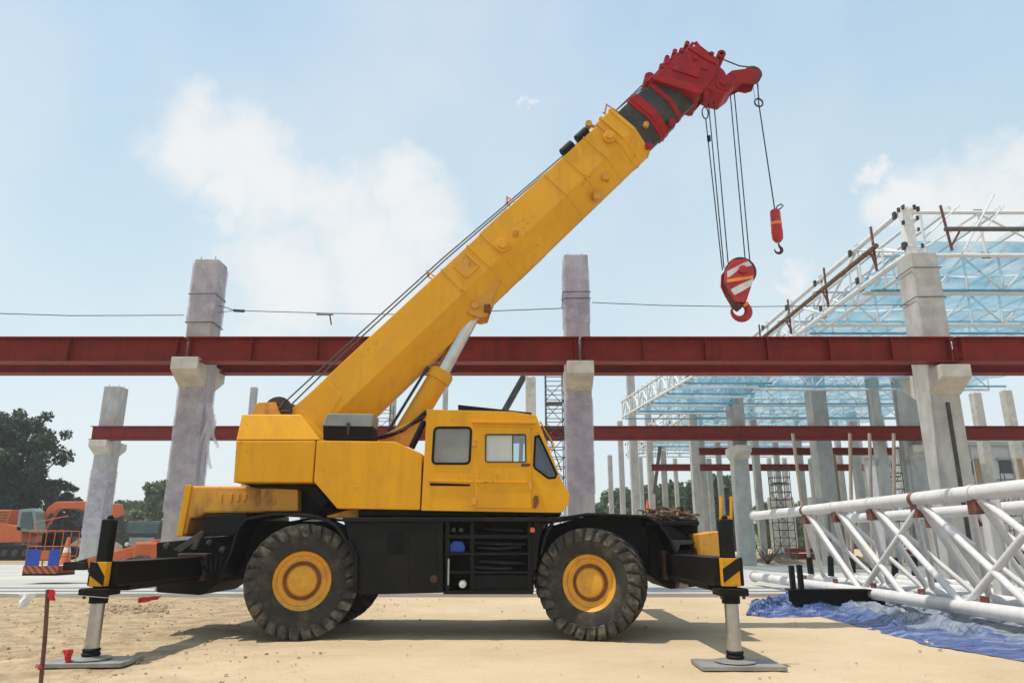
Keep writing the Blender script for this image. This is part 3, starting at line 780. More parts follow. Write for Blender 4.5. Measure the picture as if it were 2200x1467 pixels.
MB().tube([(XR + .95, Y1 - .35, zmid), (XE, Y1 - .35, zmid)], .07, 10).build('pipe', 'dark_pipe', gp, smooth=True)
for i in range(4):
    x = XR + 1.15 + 3.2 * i
    MB().bar((x, Y1 - .2, ZB + .02), (x - .12, Y1 - .2, ZT + .06), .055, .055).build('bracket_post', 'gusset_red', gp)
    MB().bar((x, Y1 - .22, ZB + .15), (x + .28, Y1 - .4, zmid + .05), .05, .05).build('bracket_strut', 'gusset_red', gp)
for i, (a, b) in enumerate((((2067, 545), (2135, 418)), ((2080, 540), (2155, 442)), ((1985, 512), (2062, 440)))):
    o = MB().tube([P(*a, Y1 - .1), P(*b, Y1 - .1)], .028, 6).build('loose_bar', 'frame_white', origin=P(*a, Y1 - .1))
    tag(o, ['longest thin white bar sticking up above the roof at the right', 'shorter thin white bar leaning right above the front truss', 'thin white bar leaning right close to the roof head post'][i], 'bar', 'loose bars on the roof')
# purlins along the roof
for i in range(9):
    x = XR + 1.55 * (i + 1)
    o = MB().bar((x, YR0 + .2, ZT + .16), (x, YR1, ZT + .16), .09, .14).build('purlin', 'frame_white', origin=(x, YR0, ZT)); tag(o, 'white purlin lying lengthwise on the roof, %s from the roof edge' % (['first'] + ords)[i], 'purlin', 'roof purlins')
for i in range(10):
    y = YR0 + 3 + 5.2 * i
    o = MB().tube([(XR + .3, y, ZB - .10), (XE, y, ZB - .10)], .05, 6).build('net_rail', 'frame_blue', origin=(XR, y, ZB)); tag(o, 'blue rail holding the net across the roof, %s from the front' % (['first'] + ords)[i], 'rail', 'blue net rails')
# nets: one sagging sheet per bay
ys = [YR0 + .5] + ty
for i in range(len(ys) - 1):
    y0, y1 = ys[i] + .05, ys[i + 1] - .05; nx, ny = 44, 16; vs = []
    for j in range(ny + 1):
        for k in range(nx + 1):
            u = k / nx; v = j / ny; x = XR + .35 + (XE - XR - .35) * u
            sag = .28 * (1 - (2 * v - 1) ** 2) * (.55 + .45 * abs(math.sin(u * math.pi * 6 + i))) + .10 * noise.noise(Vector((x * .9, (y0 + (y1 - y0) * v) * .9, i)))
            vs.append((x, y0 + (y1 - y0) * v, ZB + .62 - sag))
    fs = [(j * (nx + 1) + k, j * (nx + 1) + k + 1, (j + 1) * (nx + 1) + k + 1, (j + 1) * (nx + 1) + k) for j in range(ny) for k in range(nx)]
    o = MB().add(vs, fs).build('safety_net', 'net_blue', smooth=True, origin=(XR, y0, ZB)); tag(o, 'blue safety net sagging under the roof, bay %s from the front' % (['first'] + ords)[i], 'net', 'safety nets')

# ------------------------------------------------------------------ the yellow crane
YN = 10.62; YC = YN + 1.32; YF = YN + 2.64
crane = thing('mobile_crane', 'yellow rough-terrain crane on outriggers with raised boom and red boom head', 'crane', (-.9, YC, 0))


def prism_part(name, mat, pts, y0, y1, bevel=.012, parent=None, Yp=None, pts1=None):
    Yp = Yp or y0
    return MB().prism(XZ(pts, Yp), y0, y1, XZ(pts1, Yp) if pts1 else None).build(name, mat, parent or crane, bevel=bevel)


# wheels
def make_wheel(px, py, steer, flip, yface):
    c = P(px, py, yface); r0 = .775; c.z = r0 - .012
    cen = Vector((c.x, yface + .27, c.z))
    sgn = -1
    w = bpy.data.objects.new('wheel', None)
    rim = MB().lathe([(.02, -.165), (.20, -.165), (.215, -.15), (.215, -.12), (.25, -.12), (.262, -.135), (.335, -.150), (.345, -.18), (.378, -.20), (.395, -.215), (.405, -.215), (.405, .2), (.02, .2)], (0, 0, 0), 'y', 48)
    ORIGIN['__w'] = Vector((0, 0, 0))
    ob = rim.build('wheel', 'yellow_rim', None, smooth=True); ob.parent = crane; ORIGIN[ob.name] = Vector((0, 0, 0))
    ob.location = cen - ORIGIN[crane.name]; ob.rotation_euler = (0, random.uniform(0, 6), steer)
    ob.rotation_mode = 'YXZ'; ob.scale = (1, .90, 1)
    MB().lathe([(.212, -.158), (.255, -.158), (.255, -.125), (.212, -.125)], (0, 0, 0), 'y', 40, close=True).build('hub_ring', 'rust_ring', ob, smooth=True)
    MB().lathe([(.003, -.20), (.12, -.198), (.19, -.188), (.205, -.165)], (0, 0, 0), 'y', 36).build('hub_cap', 'yellow_rim', ob, smooth=True)
    t = MB().lathe([(.39, -.20), (.40, -.225), (.45, -.262), (.52, -.285), (.60, -.29), (.66, -.28), (.695, -.26), (.712, -.22), (.722, -.1), (.725, 0), (.722, .1), (.712, .22), (.695, .26), (.62, .285), (.52, .285), (.45, .262), (.39, .2)], (0, 0, 0), 'y', 72)
    t.build('tyre', 'tyre_rubber', ob, smooth=True)
    m = MB(); n = 27
    for side in (-1, 1):
        for k in range(n):
            a0 = 2 * math.pi * (k + (.5 if side > 0 else 0)) / n
            secs = [(.300, .590, .612, -.05), (.308, .60, .690, -.03), (.290, .68, .768, .0), (.16, .70, .777, .095), (.04, .70, .777, .150), (-.02, .70, .776, .165)]
            hw = [.050, .060, .066, .060, .055, .045]; vs = []
            for (yy, ri, ro, da), h in zip(secs, hw):
                for rr, hh in ((ri, h * 1.12), (ro, h)):
                    for sg in (-1, 1):
                        t_ = a0 + flip * da * 1.5 + sg * hh
                        vs.append((rr * math.cos(t_), side * yy, rr * math.sin(t_)))
            fs = []
            for i in range(len(secs) - 1):
                o_ = i * 4
                for (p_, q_) in ((0, 1), (1, 3), (3, 2), (2, 0)): fs.append((o_ + p_, o_ + q_, o_ + 4 + q_, o_ + 4 + p_))
            fs += [(0, 1, 3, 2), (len(vs) - 4, len(vs) - 2, len(vs) - 1, len(vs) - 3)]
            m.add(vs, fs)
    tr = m.build('tread', 'tyre_tread', ob); tr['kind'] = 'stuff'
    return ob


def wheel_build(*a): return make_wheel(*a)


wr = wheel_build(637, 1246, R(17), 1, YN - .02)
wf = wheel_build(1277, 1248, R(-21), -1, YN - .02)
wf.scale = (.965, .86, .965); wf.location.z = .775 * .965 - .012
for w_ in (wr, wf):
    c = copy_tree(w_, crane); c.location.y += 2.1


# axles
for w_ in (wr, wf):
    x = w_.location.x + ORIGIN[crane.name].x
    MB().tube([(x, YN + .35, .76), (x, YN + 2.3, .76)], .16, 14).lathe([(.05, -.35), (.30, -.2), (.34, 0), (.30, .2), (.05, .35)], (x, YC, .76), 'y', 18).build('axle', 'black_under', crane, smooth=True)

# carrier: main frame, deck and the side boxes
Yb = YN + .12
pf = lambda pts: XZ(pts, Yb)
zdeck = P(900, 1113, Yb).z; zlow = P(900, 1276, Yb).z
xl = P(480, 1150, Yb).x; xr = P(1478, 1150, Yb).x
MB().box((xl - .1, YC - .62, zlow + .25), (xr, YC + .62, zdeck - .13)).build('carrier_frame', 'black_under', crane, bevel=.02)
prism_part('side_box', 'black_paint', [(738, 1117), (952, 1117), (952, 1273), (768, 1277), (764, 1200), (745, 1150)], Yb, Yb + .55, .015)
# door on the side box, and a black plate painting the filler hole's shade
prism_part('filler_shade', 'rubber', [(835, 1143), (866, 1143), (868, 1190), (828, 1190)], Yb - .012, Yb + .02, .006, Yp=Yb - .012)
prism_part('access_panel', 'black_paint', [(878, 1135), (938, 1135), (938, 1262), (878, 1262)], Yb - .010, Yb + .02, .006, Yp=Yb - .010)
MB().lathe([(.003, -.03), (.05, -.025), (.055, 0)], P(932, 1243, Yb), 'y', 20).build('tank_cap', 'dark_rust', crane, smooth=True)
# open compartment with shelves, pipes and a ladder between side box and front wheel
prism_part('compartment_back', 'black_under', [(952, 1120), (1165, 1120), (1150, 1200), (1148, 1274), (952, 1273)], Yb + .30, Yb + .55, 0, Yp=Yb)
for (y0, y1, x0, x1, dpt) in ((1148, 1156, 955, 1150, .22), (1186, 1192, 955, 1148, .26), (1226, 1232, 965, 1146, .24)):
    prism_part('shelf', 'black_paint', [(x0, y0), (x1, y0), (x1, y1), (x0, y1)], Yb, Yb + dpt, .004)
for x in (957, 1010, 1134):
    prism_part('compartment_post', 'black_paint', [(x, 1120), (x + 9, 1120), (x + 9, 1272), (x, 1272)], Yb + .015, Yb + .1, .004)
prism_part('lower_locker', 'black_under', [(1018, 1234), (1136, 1234), (1136, 1268), (1018, 1268)], Yb + .02, Yb + .3, .01)
prism_part('locker_sill', 'black_paint', [(952, 1268), (1146, 1266), (1146, 1276), (952, 1276)], Yb - .02, Yb + .3, .006)
prism_part('blue_valve', 'blue_panel', [(963, 1170), (975, 1160), (994, 1162), (1000, 1175), (998, 1187), (963, 1187)], Yb + .08, Yb + .25, .02)
MB().tube([P(964, 1200, Yb - .0), P(963, 1256, Yb - .0)], .016, 8).build('grab_tube', 'worn_chrome', crane, smooth=True)
MB().lathe([(.003, -.06), (.045, -.05), (.055, -.02), (.055, .1)], P(994, 1254, Yb + .02), 'y', 18).build('filter_cap', 'white_paint', crane, smooth=True)
for x in (975, 991): MB().lathe([(.003, -.05), (.03, -.045), (.035, 0), (.035, .15)], P(x, 1138, Yb + .1), 'y', 14).build('gauge', 'grey_steel', crane, smooth=True)
MB().lathe([(.003, -.03), (.035, -.025), (.04, 0), (.04, .06)], P(1144, 1138, Yb), 'y', 16).build('marker_lamp', 'lamp_orange', crane, smooth=True)
for k, (a, b) in enumerate((((1020, 1165), (1130, 1168)), ((1025, 1176), (1120, 1174)), ((1030, 1205), (1128, 1210)), ((1040, 1135), (1125, 1140)), ((1020, 1218), (1100, 1221)))):
    MB().tube([P(*a, Yb + .2), P((a[0] + b[0]) / 2, a[1] + 3, Yb + .17), P(*b, Yb + .2)], .022, 8).build('hydraulic_pipe', 'grey_steel', crane, smooth=True)
prism_part('front_strut', 'black_paint', [(1146, 1120), (1172, 1120), (1160, 1160), (1152, 1225), (1140, 1225)], Yb + .02, Yb + .2, .01)
# deck plate with its worn pale rim
MB().box((P(735, 1113, YN).x, YN + .02, zdeck - .05), (P(1190, 1113, YN).x, YF - .02, zdeck + .012)).build('deck', 'black_paint', crane, bevel=.01)
# fenders: bent plates over the wheels
def fender(pts, y0, y1, th=.035):
    poly = XZ(pts, YN); m = MB(); n = len(poly); vs = []
    inner = []
    for i, (x, z) in enumerate(poly):
        a = poly[max(i - 1, 0)]; b = poly[min(i + 1, n - 1)]; d = Vector((b[0] - a[0], b[1] - a[1])).normalized(); inner.append((x + d.y * th, z - d.x * th))
    return MB().prism(poly + inner[::-1], y0, y1).build('fender', 'black_paint', crane, bevel=.008)


FR = [(470, 1238), (492, 1190), (508, 1135), (528, 1112), (590, 1101), (680, 1106), (722, 1126), (745, 1160), (762, 1196)]
FF = [(1160, 1190), (1170, 1150), (1192, 1112), (1262, 1101), (1388, 1106), (1418, 1122), (1440, 1152), (1462, 1205)]
for pts in (FR, FF):
    fender(pts, YN + .0, YN + .62); fender(pts, YF - .62, YF)
# hanging strip of the rear fender towards the chassis
prism_part('fender_stay', 'black_paint', [(745, 1160), (752, 1158), (768, 1196), (768, 1270), (758, 1275), (760, 1200)], YN + .03, YN + .12, .005)
# wheel-arch inner walls
for pts in ([(470, 1235), (500, 1140), (530, 1115), (700, 1118), (760, 1200), (762, 1270), (560, 1270)], [(1160, 1225), (1180, 1130), (1265, 1106), (1390, 1110), (1450, 1180), (1455, 1235), (1300, 1250)]):
    prism_part('arch_wall', 'black_under', pts, YN + .66, YN + .74, 0, Yp=YN)

# rear end of the carrier
Yr = YN + .25
prism_part('rear_frame', 'black_under', [(335, 1165), (500, 1150), (540, 1180), (540, 1240), (470, 1250), (430, 1278), (335, 1272)], Yr + .35, YF - .6, .02)
prism_part('rear_platform', 'black_paint', [(440, 1108), (530, 1100), (530, 1120), (500, 1150), (440, 1150)], Yr, YF - .3, .01)
prism_part('rear_bracket', 'grey_steel', [(372, 1180), (430, 1140), (438, 1140), (438, 1150), (388, 1186)], Yr - .05, Yr + .05, .006)
prism_part('rear_bracket', 'grey_steel', [(425, 1143), (438, 1140), (420, 1180), (408, 1180)], Yr - .06, Yr + .02, .006)
for k in range(5): MB().tube([P(430 + 12 * k, 1195, Yr), P(436 + 9 * k, 1215 + 4 * k, Yr - .05), P(455 + 6 * k, 1238, Yr + .1)], .018, 8).build('hydraulic_hose', 'rubber', crane, smooth=True)
for (x, y) in ((358, 1172), (450, 1165), (478, 1180)): MB().lathe([(.003, -.04), (.04, -.03), (.045, .02)], P(x, y, Yr - .02), 'y', 14).build('bolt_boss', 'grey_steel', crane, smooth=True)
# engine hood
Yh = YN + .55
hood = prism_part('engine_hood', 'yellow_rust', [(401, 1043), (640, 1045), (645, 1100), (440, 1102), (425, 1112), (408, 1112), (400, 1148), (379, 1152)], Yh, YF - .55, .03)
prism_part('hood_rail', 'yellow_paint', [(398, 1041), (412, 1041), (392, 1150), (378, 1152)], Yh - .03, Yh + .03, .008, hood)
for k, x in enumerate((470, 492, 508, 523)): prism_part('hood_latch', 'yellow_rust', [(x, 1060), (x + 7, 1060), (x + 6, 1080 - 3 * k), (x, 1078)], Yh - .02, Yh + .01, .004, hood)
prism_part('hood_skirt', 'yellow_rust', [(560, 1048), (640, 1048), (640, 1098), (560, 1098)], Yh - .16, Yh + .05, .02, hood)

# outriggers
def outrigger(px_j, foot_py, right, label_side):
    foot = G(px_j, foot_py, .055); yj = foot.y; xj = foot.x; sgn = 1
    ztop = P(px_j, 1205 if not right else 1197, yj).z; zbt = P(px_j, 1262, yj).z
    w = .34
    b = MB().prism([(xj - w / 2, zbt + .02), (xj + w / 2, zbt + .02), (xj + w / 2, ztop), (xj - w / 2, ztop)], yj - .02, YC - .1)
    beam = b.build('outrigger_beam', 'black_paint', crane, bevel=.012)
    MB().box((xj - w / 2 - .05, YN + .42, zbt - .04), (xj + w / 2 + .05, YN + 1.3, ztop + .05)).build('beam_sleeve', 'dark_rust', crane, bevel=.015)
    hb = .11 if right else .09
    hz = P(px_j, 1115, yj).z
    jack = MB().box((xj - hb / 2 - .015, yj - .11, zbt), (xj + hb / 2 + .015, yj + .05, hz)).build('jack_housing', 'black_paint', crane, bevel=.02)
    hp_ = MB().box((xj - hb / 2 - .04, yj - .135, zbt + .02), (xj + hb / 2 + .04, yj - .02, ztop - .005)).build('hazard_plate', 'yellow_paint', jack, bevel=.006)
    xa_, xb_ = xj - hb / 2 - .038, xj + hb / 2 + .038; za_, zb__ = zbt + .022, ztop - .007; hh = zb__ - za_
    bandp = [(xa_, za_ + hh * .12), (xb_, za_ + hh * .56), (xb_, zb__), (xb_ - .02, zb__), (xa_, za_ + hh * .62)] if right else [(xa_, za_ + hh * .45), (xb_, za_), (xb_, za_ + hh * .42), (xa_ + .06, zb__), (xa_, zb__)]
    MB().prism(bandp, yj - .1385, yj - .13).build('black_stripe', 'black_paint', hp_)
    MB().lathe([(.003, 0), (.03, 0), (.035, .02), (.02, .045)], (xj, yj - .03, hz), 'z', 12).build('jack_cap', 'black_under', jack, smooth=True)
    MB().box((xj - .16, yj - .19, zbt - .075), (xj + .16, yj + .12, zbt)).build('jack_flange', 'black_under', jack, bevel=.012)
    MB().lathe([(.003, 0), (.098, 0), (.098, .10), (.003, .10)], (xj, yj - .035, zbt - .16), 'z', 20).build('jack_gland', 'black_under', jack, smooth=True)
    for dx in (-.12, .12): MB().lathe([(.003, -.02), (.018, -.02), (.018, .02), (.003, .02)], (xj + dx, yj - .12, zbt - .09), 'z', 8).build('flange_bolt', 'dark_rust', jack)
    MB().lathe([(.003, .09), (.075, .09), (.075, zbt - .1), (.003, zbt - .1)], (xj, yj - .035, 0), 'z', 28).build('jack_rod', 'worn_chrome', crane, smooth=True)
    MB().lathe([(.003, .16), (.082, .16), (.095, .145), (.085, .12), (.10, .10), (.09, .082), (.003, .082)], (xj, yj - .035, 0), 'z', 20).build('jack_collar', 'black_under', crane, smooth=True)
    MB().lathe([(.003, .085), (.07, .085), (.10, .075), (.215, .062), (.22, .052), (.003, .05)], (xj, yj - .035, 0), 'z', 32).build('jack_foot', 'steel_plate', crane, smooth=True)
    return foot, jack, beam, hz, ztop, zbt


fl, jl, bl, hzl, ztl, zbl = outrigger(190 + 8, 1412, False, 'left')
fr, jr, br, hzr, ztr, zbr = outrigger(1578, 1418, True, 'right')
# far-side outriggers
for (f_, zt_, zb_, hz_) in ((fl, ztl, zbl, hzl), (fr, ztr, zbr, hzr)):
    x = f_.x; yj = 2 * YC - f_.y
    MB().box((x - .17, YC + .1, zb_), (x + .17, yj, zt_)).build('outrigger_beam', 'black_paint', crane, bevel=.012)
    MB().box((x - .1, yj - .07, zb_ - .02), (x + .1, yj + .14, hz_)).build('jack_housing', 'black_paint', crane, bevel=.02)
    MB().lathe([(.003, .05), (.2, .05), (.08, .09), (.075, .1), (.075, zb_), (.003, zb_)], (x, yj, 0), 'z', 20).build('jack_rod', 'worn_chrome', crane, smooth=True)
# tapered nose under the beams
for f_, sg in ((fl, 1), (fr, -1)):
    zb_ = zbl if sg > 0 else zbr
    MB().prism([(f_.x - .165, zb_ + .03), (f_.x + .165, zb_ + .03), (f_.x + .12, zb_ - .05), (f_.x - .12, zb_ - .05)], f_.y + .35, YN + .5).build('beam_keel', 'black_under', crane, bevel=.01)
# plates on the ground
for f_, lab, k in ((fl, 'flat grey steel plate under the jack foot at the left edge', 1), (fr, 'flat grey steel plate under the front jack foot at the right', 2)):
    m = MB().prism([(-.44, 0), (.44, 0), (.44, .045), (-.44, .045)], -.27, .26)
    m.v = [(x + f_.x + .02, y + f_.y - .03 + x * .06 * (1 if k == 1 else -.4), z - .004) for x, y, z in m.v]
    o = m.build('ground_plate', 'steel_plate', origin=(f_.x, f_.y, 0), bevel=.006); tag(o, lab, 'plate', 'jack plates')
# front end: yellow block, brackets, guard
Yq = YN + .5
prism_part('front_frame', 'black_under', [(1390, 1110), (1500, 1115), (1500, 1185), (1560, 1200), (1545, 1255), (1440, 1265), (1395, 1235)], YN + .62, YF - .6, .02)
prism_part('front_slope', 'black_paint', [(1418, 1120), (1440, 1128), (1492, 1163), (1488, 1172), (1448, 1166), (1432, 1150)], YN + .3, YN + .66, .012)
prism_part('front_bracket', 'grey_steel', [(1440, 1160), (1490, 1160), (1494, 1168), (1462, 1170), (1458, 1185), (1448, 1185)], YN + .12, YN + .3, .008)
prism_part('yellow_box', 'yellow_rust', [(1502, 1146), (1545, 1140), (1547, 1196), (1508, 1194)], YN - .1, YN + .6, .015)
prism_part('sleeve_cheek', 'steel_plate', [(1458, 1197), (1470, 1194), (1480, 1262), (1460, 1264)], YN + .05, YN + .3, .01)
yj = fr.y
for dx in (0, 22): prism_part('guard_rail', 'yellow_paint', [(1547 + dx, 1066), (1552 + dx, 1066), (1552 + dx, 1115), (1547 + dx, 1115)], yj + .06, yj + .09, .003)
prism_part('guard_rail', 'yellow_paint', [(1547, 1108), (1574, 1108), (1574, 1115), (1547, 1115)], yj + .055, yj + .085, .003)
# tangled wire slings lying on the front deck
dk = P(1440, 1112, YN + .8)
MB().box((P(1385, 1108, YN + .3).x, YN + .25, dk.z - .12), (P(1500, 1110, YN + .3).x, YF - .4, dk.z - .06)).build('front_deck', 'black_paint', crane, bevel=.01)
for k in range(11):
    m = MB(); pts = []; cx = dk.x + random.uniform(-.32, .24); cy = YN + .75 + random.uniform(-.25, .5); a0 = random.uniform(0, 6); rx = random.uniform(.16, .32); ry = random.uniform(.14, .34)
    for j in range(40):
        t_ = a0 + j * .34; q = .8 + .25 * math.sin(j * .21 + k)
        pts.append((cx + rx * q * math.cos(t_), cy + ry * q * math.sin(t_), dk.z - .035 + .012 * k + .035 * math.sin(j * .9 + k) + .03 * math.sin(j * .37 + 2 * k) + .02))
    o = m.tube(pts, .012 + .004 * (k % 3), 6).build('wire_sling', 'rust_pipe' if k % 2 else 'dark_rust', origin=(cx, cy, dk.z), smooth=True); tag(o, 'rusty wire sling coiled in the tangle on the front deck', 'sling', 'tangled slings on the front deck')

# turntable
MB().lathe([(.003, 0), (.72, 0), (.72, .10), (.62, .12), (.62, .28), (.003, .28)], (P(860, 1100, YC).x, YC, zdeck), 'z', 40).build('turntable', 'black_under', crane, smooth=True)
prism_part('turntable_bracket', 'yellow_rust', [(700, 1108), (758, 1092), (770, 1092), (770, 1112), (705, 1112)], YN + .35, YN + .6, .01)

# superstructure
Ys = YN + .05
cw_top = [(512, 894), (640, 894), (688, 944), (507, 945)]
xz_hi = XZ([(512, 894), (640, 894)], Ys); xz_lo = XZ([(507, 945), (688, 944)], Ys)
m = MB()
zlo_ = xz_lo[0][1]; zhi_ = xz_hi[0][1]
a0, a1 = xz_hi[0][0], xz_hi[1][0]; b0, b1 = xz_lo[0][0], xz_lo[1][0]
ins = .13
m.add([(b0, Ys, zlo_), (b1, Ys, zlo_), (a1, Ys + ins, zhi_ + .05), (a0, Ys + ins, zhi_ + .05), (b0, YF - .05, zlo_), (b1, YF - .05, zlo_), (a1, YF - .05 - ins, zhi_ + .05), (a0, YF - .05 - ins, zhi_ + .05)],
      [(0, 1, 2, 3), (5, 4, 7, 6), (3, 2, 6, 7), (0, 3, 7, 4), (1, 5, 6, 2), (0, 4, 5, 1)]).build('counterweight_top', 'yellow_paint', crane, bevel=.015)
prism_part('counterweight', 'yellow_paint', [(507, 946), (678, 946), (671, 1036), (501, 1036)], Ys - .004, YF - .05, .018)
prism_part('counterweight_keel', 'black_under', [(515, 1036), (672, 1036), (705, 1078), (690, 1090), (650, 1052), (540, 1046)], Ys + .3, YF - .3, .01)
prism_part('rear_arm', 'black_under', [(630, 1040), (672, 1040), (715, 1092), (672, 1105), (645, 1100)], Ys + .55, YF - .5, .01)
prism_part('side_cover', 'yellow_paint', [(680, 946), (848, 948), (907, 974), (902, 1095), (724, 1092), (674, 1034)], Ys, Ys + .62, .014)
prism_part('side_cover', 'yellow_paint', [(680, 946), (848, 948), (1100, 955), (1100, 1095), (724, 1092), (674, 1034)], YF - .62, YF - .04, .014, Yp=Ys)
prism_part('slew_frame', 'yellow_rust', [(640, 960), (1000, 990), (1150, 1060), (1150, 1092), (730, 1088), (676, 1030)], Ys + .66, YF - .66, 0, Yp=Ys)
prism_part('slew_frame_skirt', 'black_under', [(770, 1096), (1205, 1100), (1205, 1107), (770, 1107)], Ys + .12, YF - .2, 0)
# cylinder foot cheeks and hoses between cover and cab
prism_part('cylinder_cheek', 'yellow_rust', [(800, 945), (925, 885), (930, 900), (880, 960), (845, 950)], Ys + .70, Ys + .78, .008, Yp=Ys + .7)
for k in range(4): MB().tube([P(800 + 6 * k, 942, Ys + .72), P(850 + 6 * k, 930 - 2 * k, Ys + .6), P(905 + 3 * k, 900 - 6 * k, Ys + .62), P(922, 880 + 5 * k, Ys + .7)], .026, 8).build('hydraulic_hose', 'dark_rust' if k % 2 else 'rubber', crane, smooth=True)
MB().tube([P(884, 962, Ys + .4), P(912, 905, Ys + .45)], .05, 10).build('hydraulic_hose', 'rubber', crane, smooth=True)
# oil tank lid
prism_part('oil_tank', 'black_under', [(694, 912), (800, 914), (800, 945), (694, 944)], Ys + .12, Ys + .55, .01)
prism_part('tank_lid', 'lid_grey', [(704, 888), (803, 889), (798, 916), (692, 914)], Ys + .10, Ys + .56, .012)
prism_part('tank_latch', 'grey_steel', [(744, 908), (752, 908), (750, 934), (746, 934)], Ys + .08, Ys + .12, .003)
# winch
prism_part('winch_plate', 'yellow_rust', [(540, 894), (548, 870), (556, 864), (592, 864), (604, 894)], Ys + .75, Ys + .80, .008)
prism_part('winch_plate', 'yellow_rust', [(540, 894), (548, 870), (556, 864), (592, 864), (604, 894)], Ys + 1.55, Ys + 1.60, .008, Yp=Ys + .75)
wc = P(596, 882, Ys + .8)
MB().lathe([(.05, 0), (.23, 0), (.23, .03), (.15, .04), (.15, .66), (.23, .67), (.23, .70), (.05, .70)], (wc.x, Ys + .81, wc.z), 'y', 28).build('winch_drum', 'grey_steel', crane, smooth=True)
m = MB()
for k in range(13): m.lathe([(.16, 0), (.178, .012), (.178, .03), (.16, .042)], (wc.x, Ys + .88 + k * .046, wc.z), 'y', 24)
m.build('wound_rope', 'wire_rope', crane, smooth=True)
for k in range(6):
    t_ = k * math.pi / 3; MB().bar((wc.x + .05 * math.cos(t_), Ys + .80, wc.z + .05 * math.sin(t_)), (wc.x + .2 * math.cos(t_), Ys + .80, wc.z + .2 * math.sin(t_)), .025, .03, (0, 1, 0)).build('drum_spoke', 'rust_ring', crane)

# cab
Yk = YN + .03; cabw = 1.02; th = .035
CAB = [(917, 879), (1100, 884), (1152, 892), (1206, 1030), (1224, 1062), (1221, 1082), (1208, 1101), (905, 1096)]
cabxz = XZ(CAB, Yk)


def pxr(x0, y0, x1, y1, r=.045, Y=Yk):
    a = P((x0 + x1) / 2, (y0 + y1) / 2, Y); l = P(x0, (y0 + y1) / 2, Y).x; rr = P(x1, (y0 + y1) / 2, Y).x; t_ = P((x0 + x1) / 2, y0, Y).z; b_ = P((x0 + x1) / 2, y1, Y).z
    return rrect(l, b_, rr, t_, r)


def skew(poly, k, zc): return [(x + (z - zc) * k, z) for x, z in poly]


w_rear = skew(pxr(931, 918, 1011, 996, .06), -.0 + .035, P(970, 957, Yk).z)
w_door = pxr(1043, 933, 1130, 993, .03)
w_q = XZ([(1150, 938), (1158, 936), (1196, 1018), (1192, 1026), (1178, 1027), (1150, 1006), (1147, 1000)], Yk)
cab = MB().plate(cabxz, [w_rear, w_door, w_q], Yk, Yk + th).build('cab', 'yellow_paint', crane, bevel=.004, seg=1)
MB().plate(cabxz, [w_door, w_q], Yk + cabw - th, Yk + cabw).build('cab_wall', 'yellow_paint', cab)
# roof, back, floor, nose panels between the two side walls
def span_strip(name, a, b, mat='yellow_paint', tk=.03, y0=Yk + th, y1=Yk + cabw - th):
    pa, pb = (Vector(XZ([a], Yk)[0]), Vector(XZ([b], Yk)[0])); d = (pb - pa).normalized(); n_ = Vector((d.y, -d.x)) * tk
    return MB().prism([tuple(pa), tuple(pb), tuple(pb + n_), tuple(pa + n_)], y0, y1).build(name, mat, cab)


span_strip('roof_panel', (917, 879), (1100, 884)); span_strip('roof_panel', (1100, 884), (1152, 892))
span_strip('windscreen', (1154, 897), (1205, 1028), 'clear_glass', .008)
span_strip('nose_panel', (1206, 1030), (1224, 1062)); span_strip('nose_panel', (1224, 1062), (1221, 1082)); span_strip('nose_panel', (1221, 1082), (1208, 1101))
span_strip('floor_panel', (1208, 1101), (905, 1096)); span_strip('back_panel', (905, 1096), (917, 879))


def window(loop, pane_mat, inset=.012, rim=.022, name='window', pane_y=.012):
    fr_ = MB().plate(grow(loop, .014), [grow(loop, -rim + .004)], Yk - .010, Yk + .015).build(name, 'rubber', cab, bevel=.003, seg=1)
    MB().plate(grow(loop, -rim + .008), [], Yk + pane_y, Yk + pane_y + .006).build('pane', pane_mat, fr_)
    return fr_


window(w_rear, 'frosted_pane')
window(w_q, 'blue_glass', rim=.02)
# door as a panel of its own, proud of the wall, with a sliding window
dl = XZ([(1021, 917), (1140, 919), (1142, 1092), (1020, 1090)], Yk)
door = MB().plate(dl, [w_door], Yk - .014, Yk - .002).build('door', 'yellow_paint', cab, bevel=.004, seg=1)
MB().plate(grow(w_door, .006), [grow(w_door, -.012)], Yk - .020, Yk + .004).build('window_frame', 'grey_steel', door)
wx0, wx1 = min(p[0] for p in w_door), max(p[0] for p in w_door); wz0, wz1 = min(p[1] for p in w_door), max(p[1] for p in w_door); ws = wx0 + (wx1 - wx0) * .66
MB().box((wx0 + .01, Yk + .006, wz0 + .01), (ws, Yk + .012, wz1 - .01)).build('sliding_pane', 'pale_pane', door)  # left pane is opaque and milky pale
MB().box((ws - .02, Yk + .016, wz0 + .01), (wx1 - .01, Yk + .022, wz1 - .01)).build('pane', 'clear_glass', door)
MB().box((ws, Yk + .0, wz0), (ws + .018, Yk + .013, wz1)).build('pane_stile', 'grey_steel', door)
prism_part('door_ledge', 'yellow_paint', [(1022, 1033), (1139, 1034), (1139, 1038), (1022, 1037)], Yk - .026, Yk - .012, .003, door, Yk)
prism_part('door_handle', 'grey_steel', [(1120, 997), (1139, 996), (1139, 1001), (1120, 1002)], Yk - .055, Yk - .02, .004, door, Yk)
prism_part('door_lock', 'yellow_rust', [(1135, 1034), (1143, 1034), (1143, 1052), (1136, 1052)], Yk - .04, Yk - .012, .004, door, Yk)
prism_part('rain_gutter', 'yellow_paint', [(1014, 904), (1152, 906), (1152, 911), (1014, 909)], Yk - .05, Yk + .002, .004, cab, Yk)
prism_part('side_ledge', 'yellow_paint', [(919, 1030), (1016, 1033), (1016, 1037), (919, 1034)], Yk - .02, Yk + .002, .003, cab, Yk)
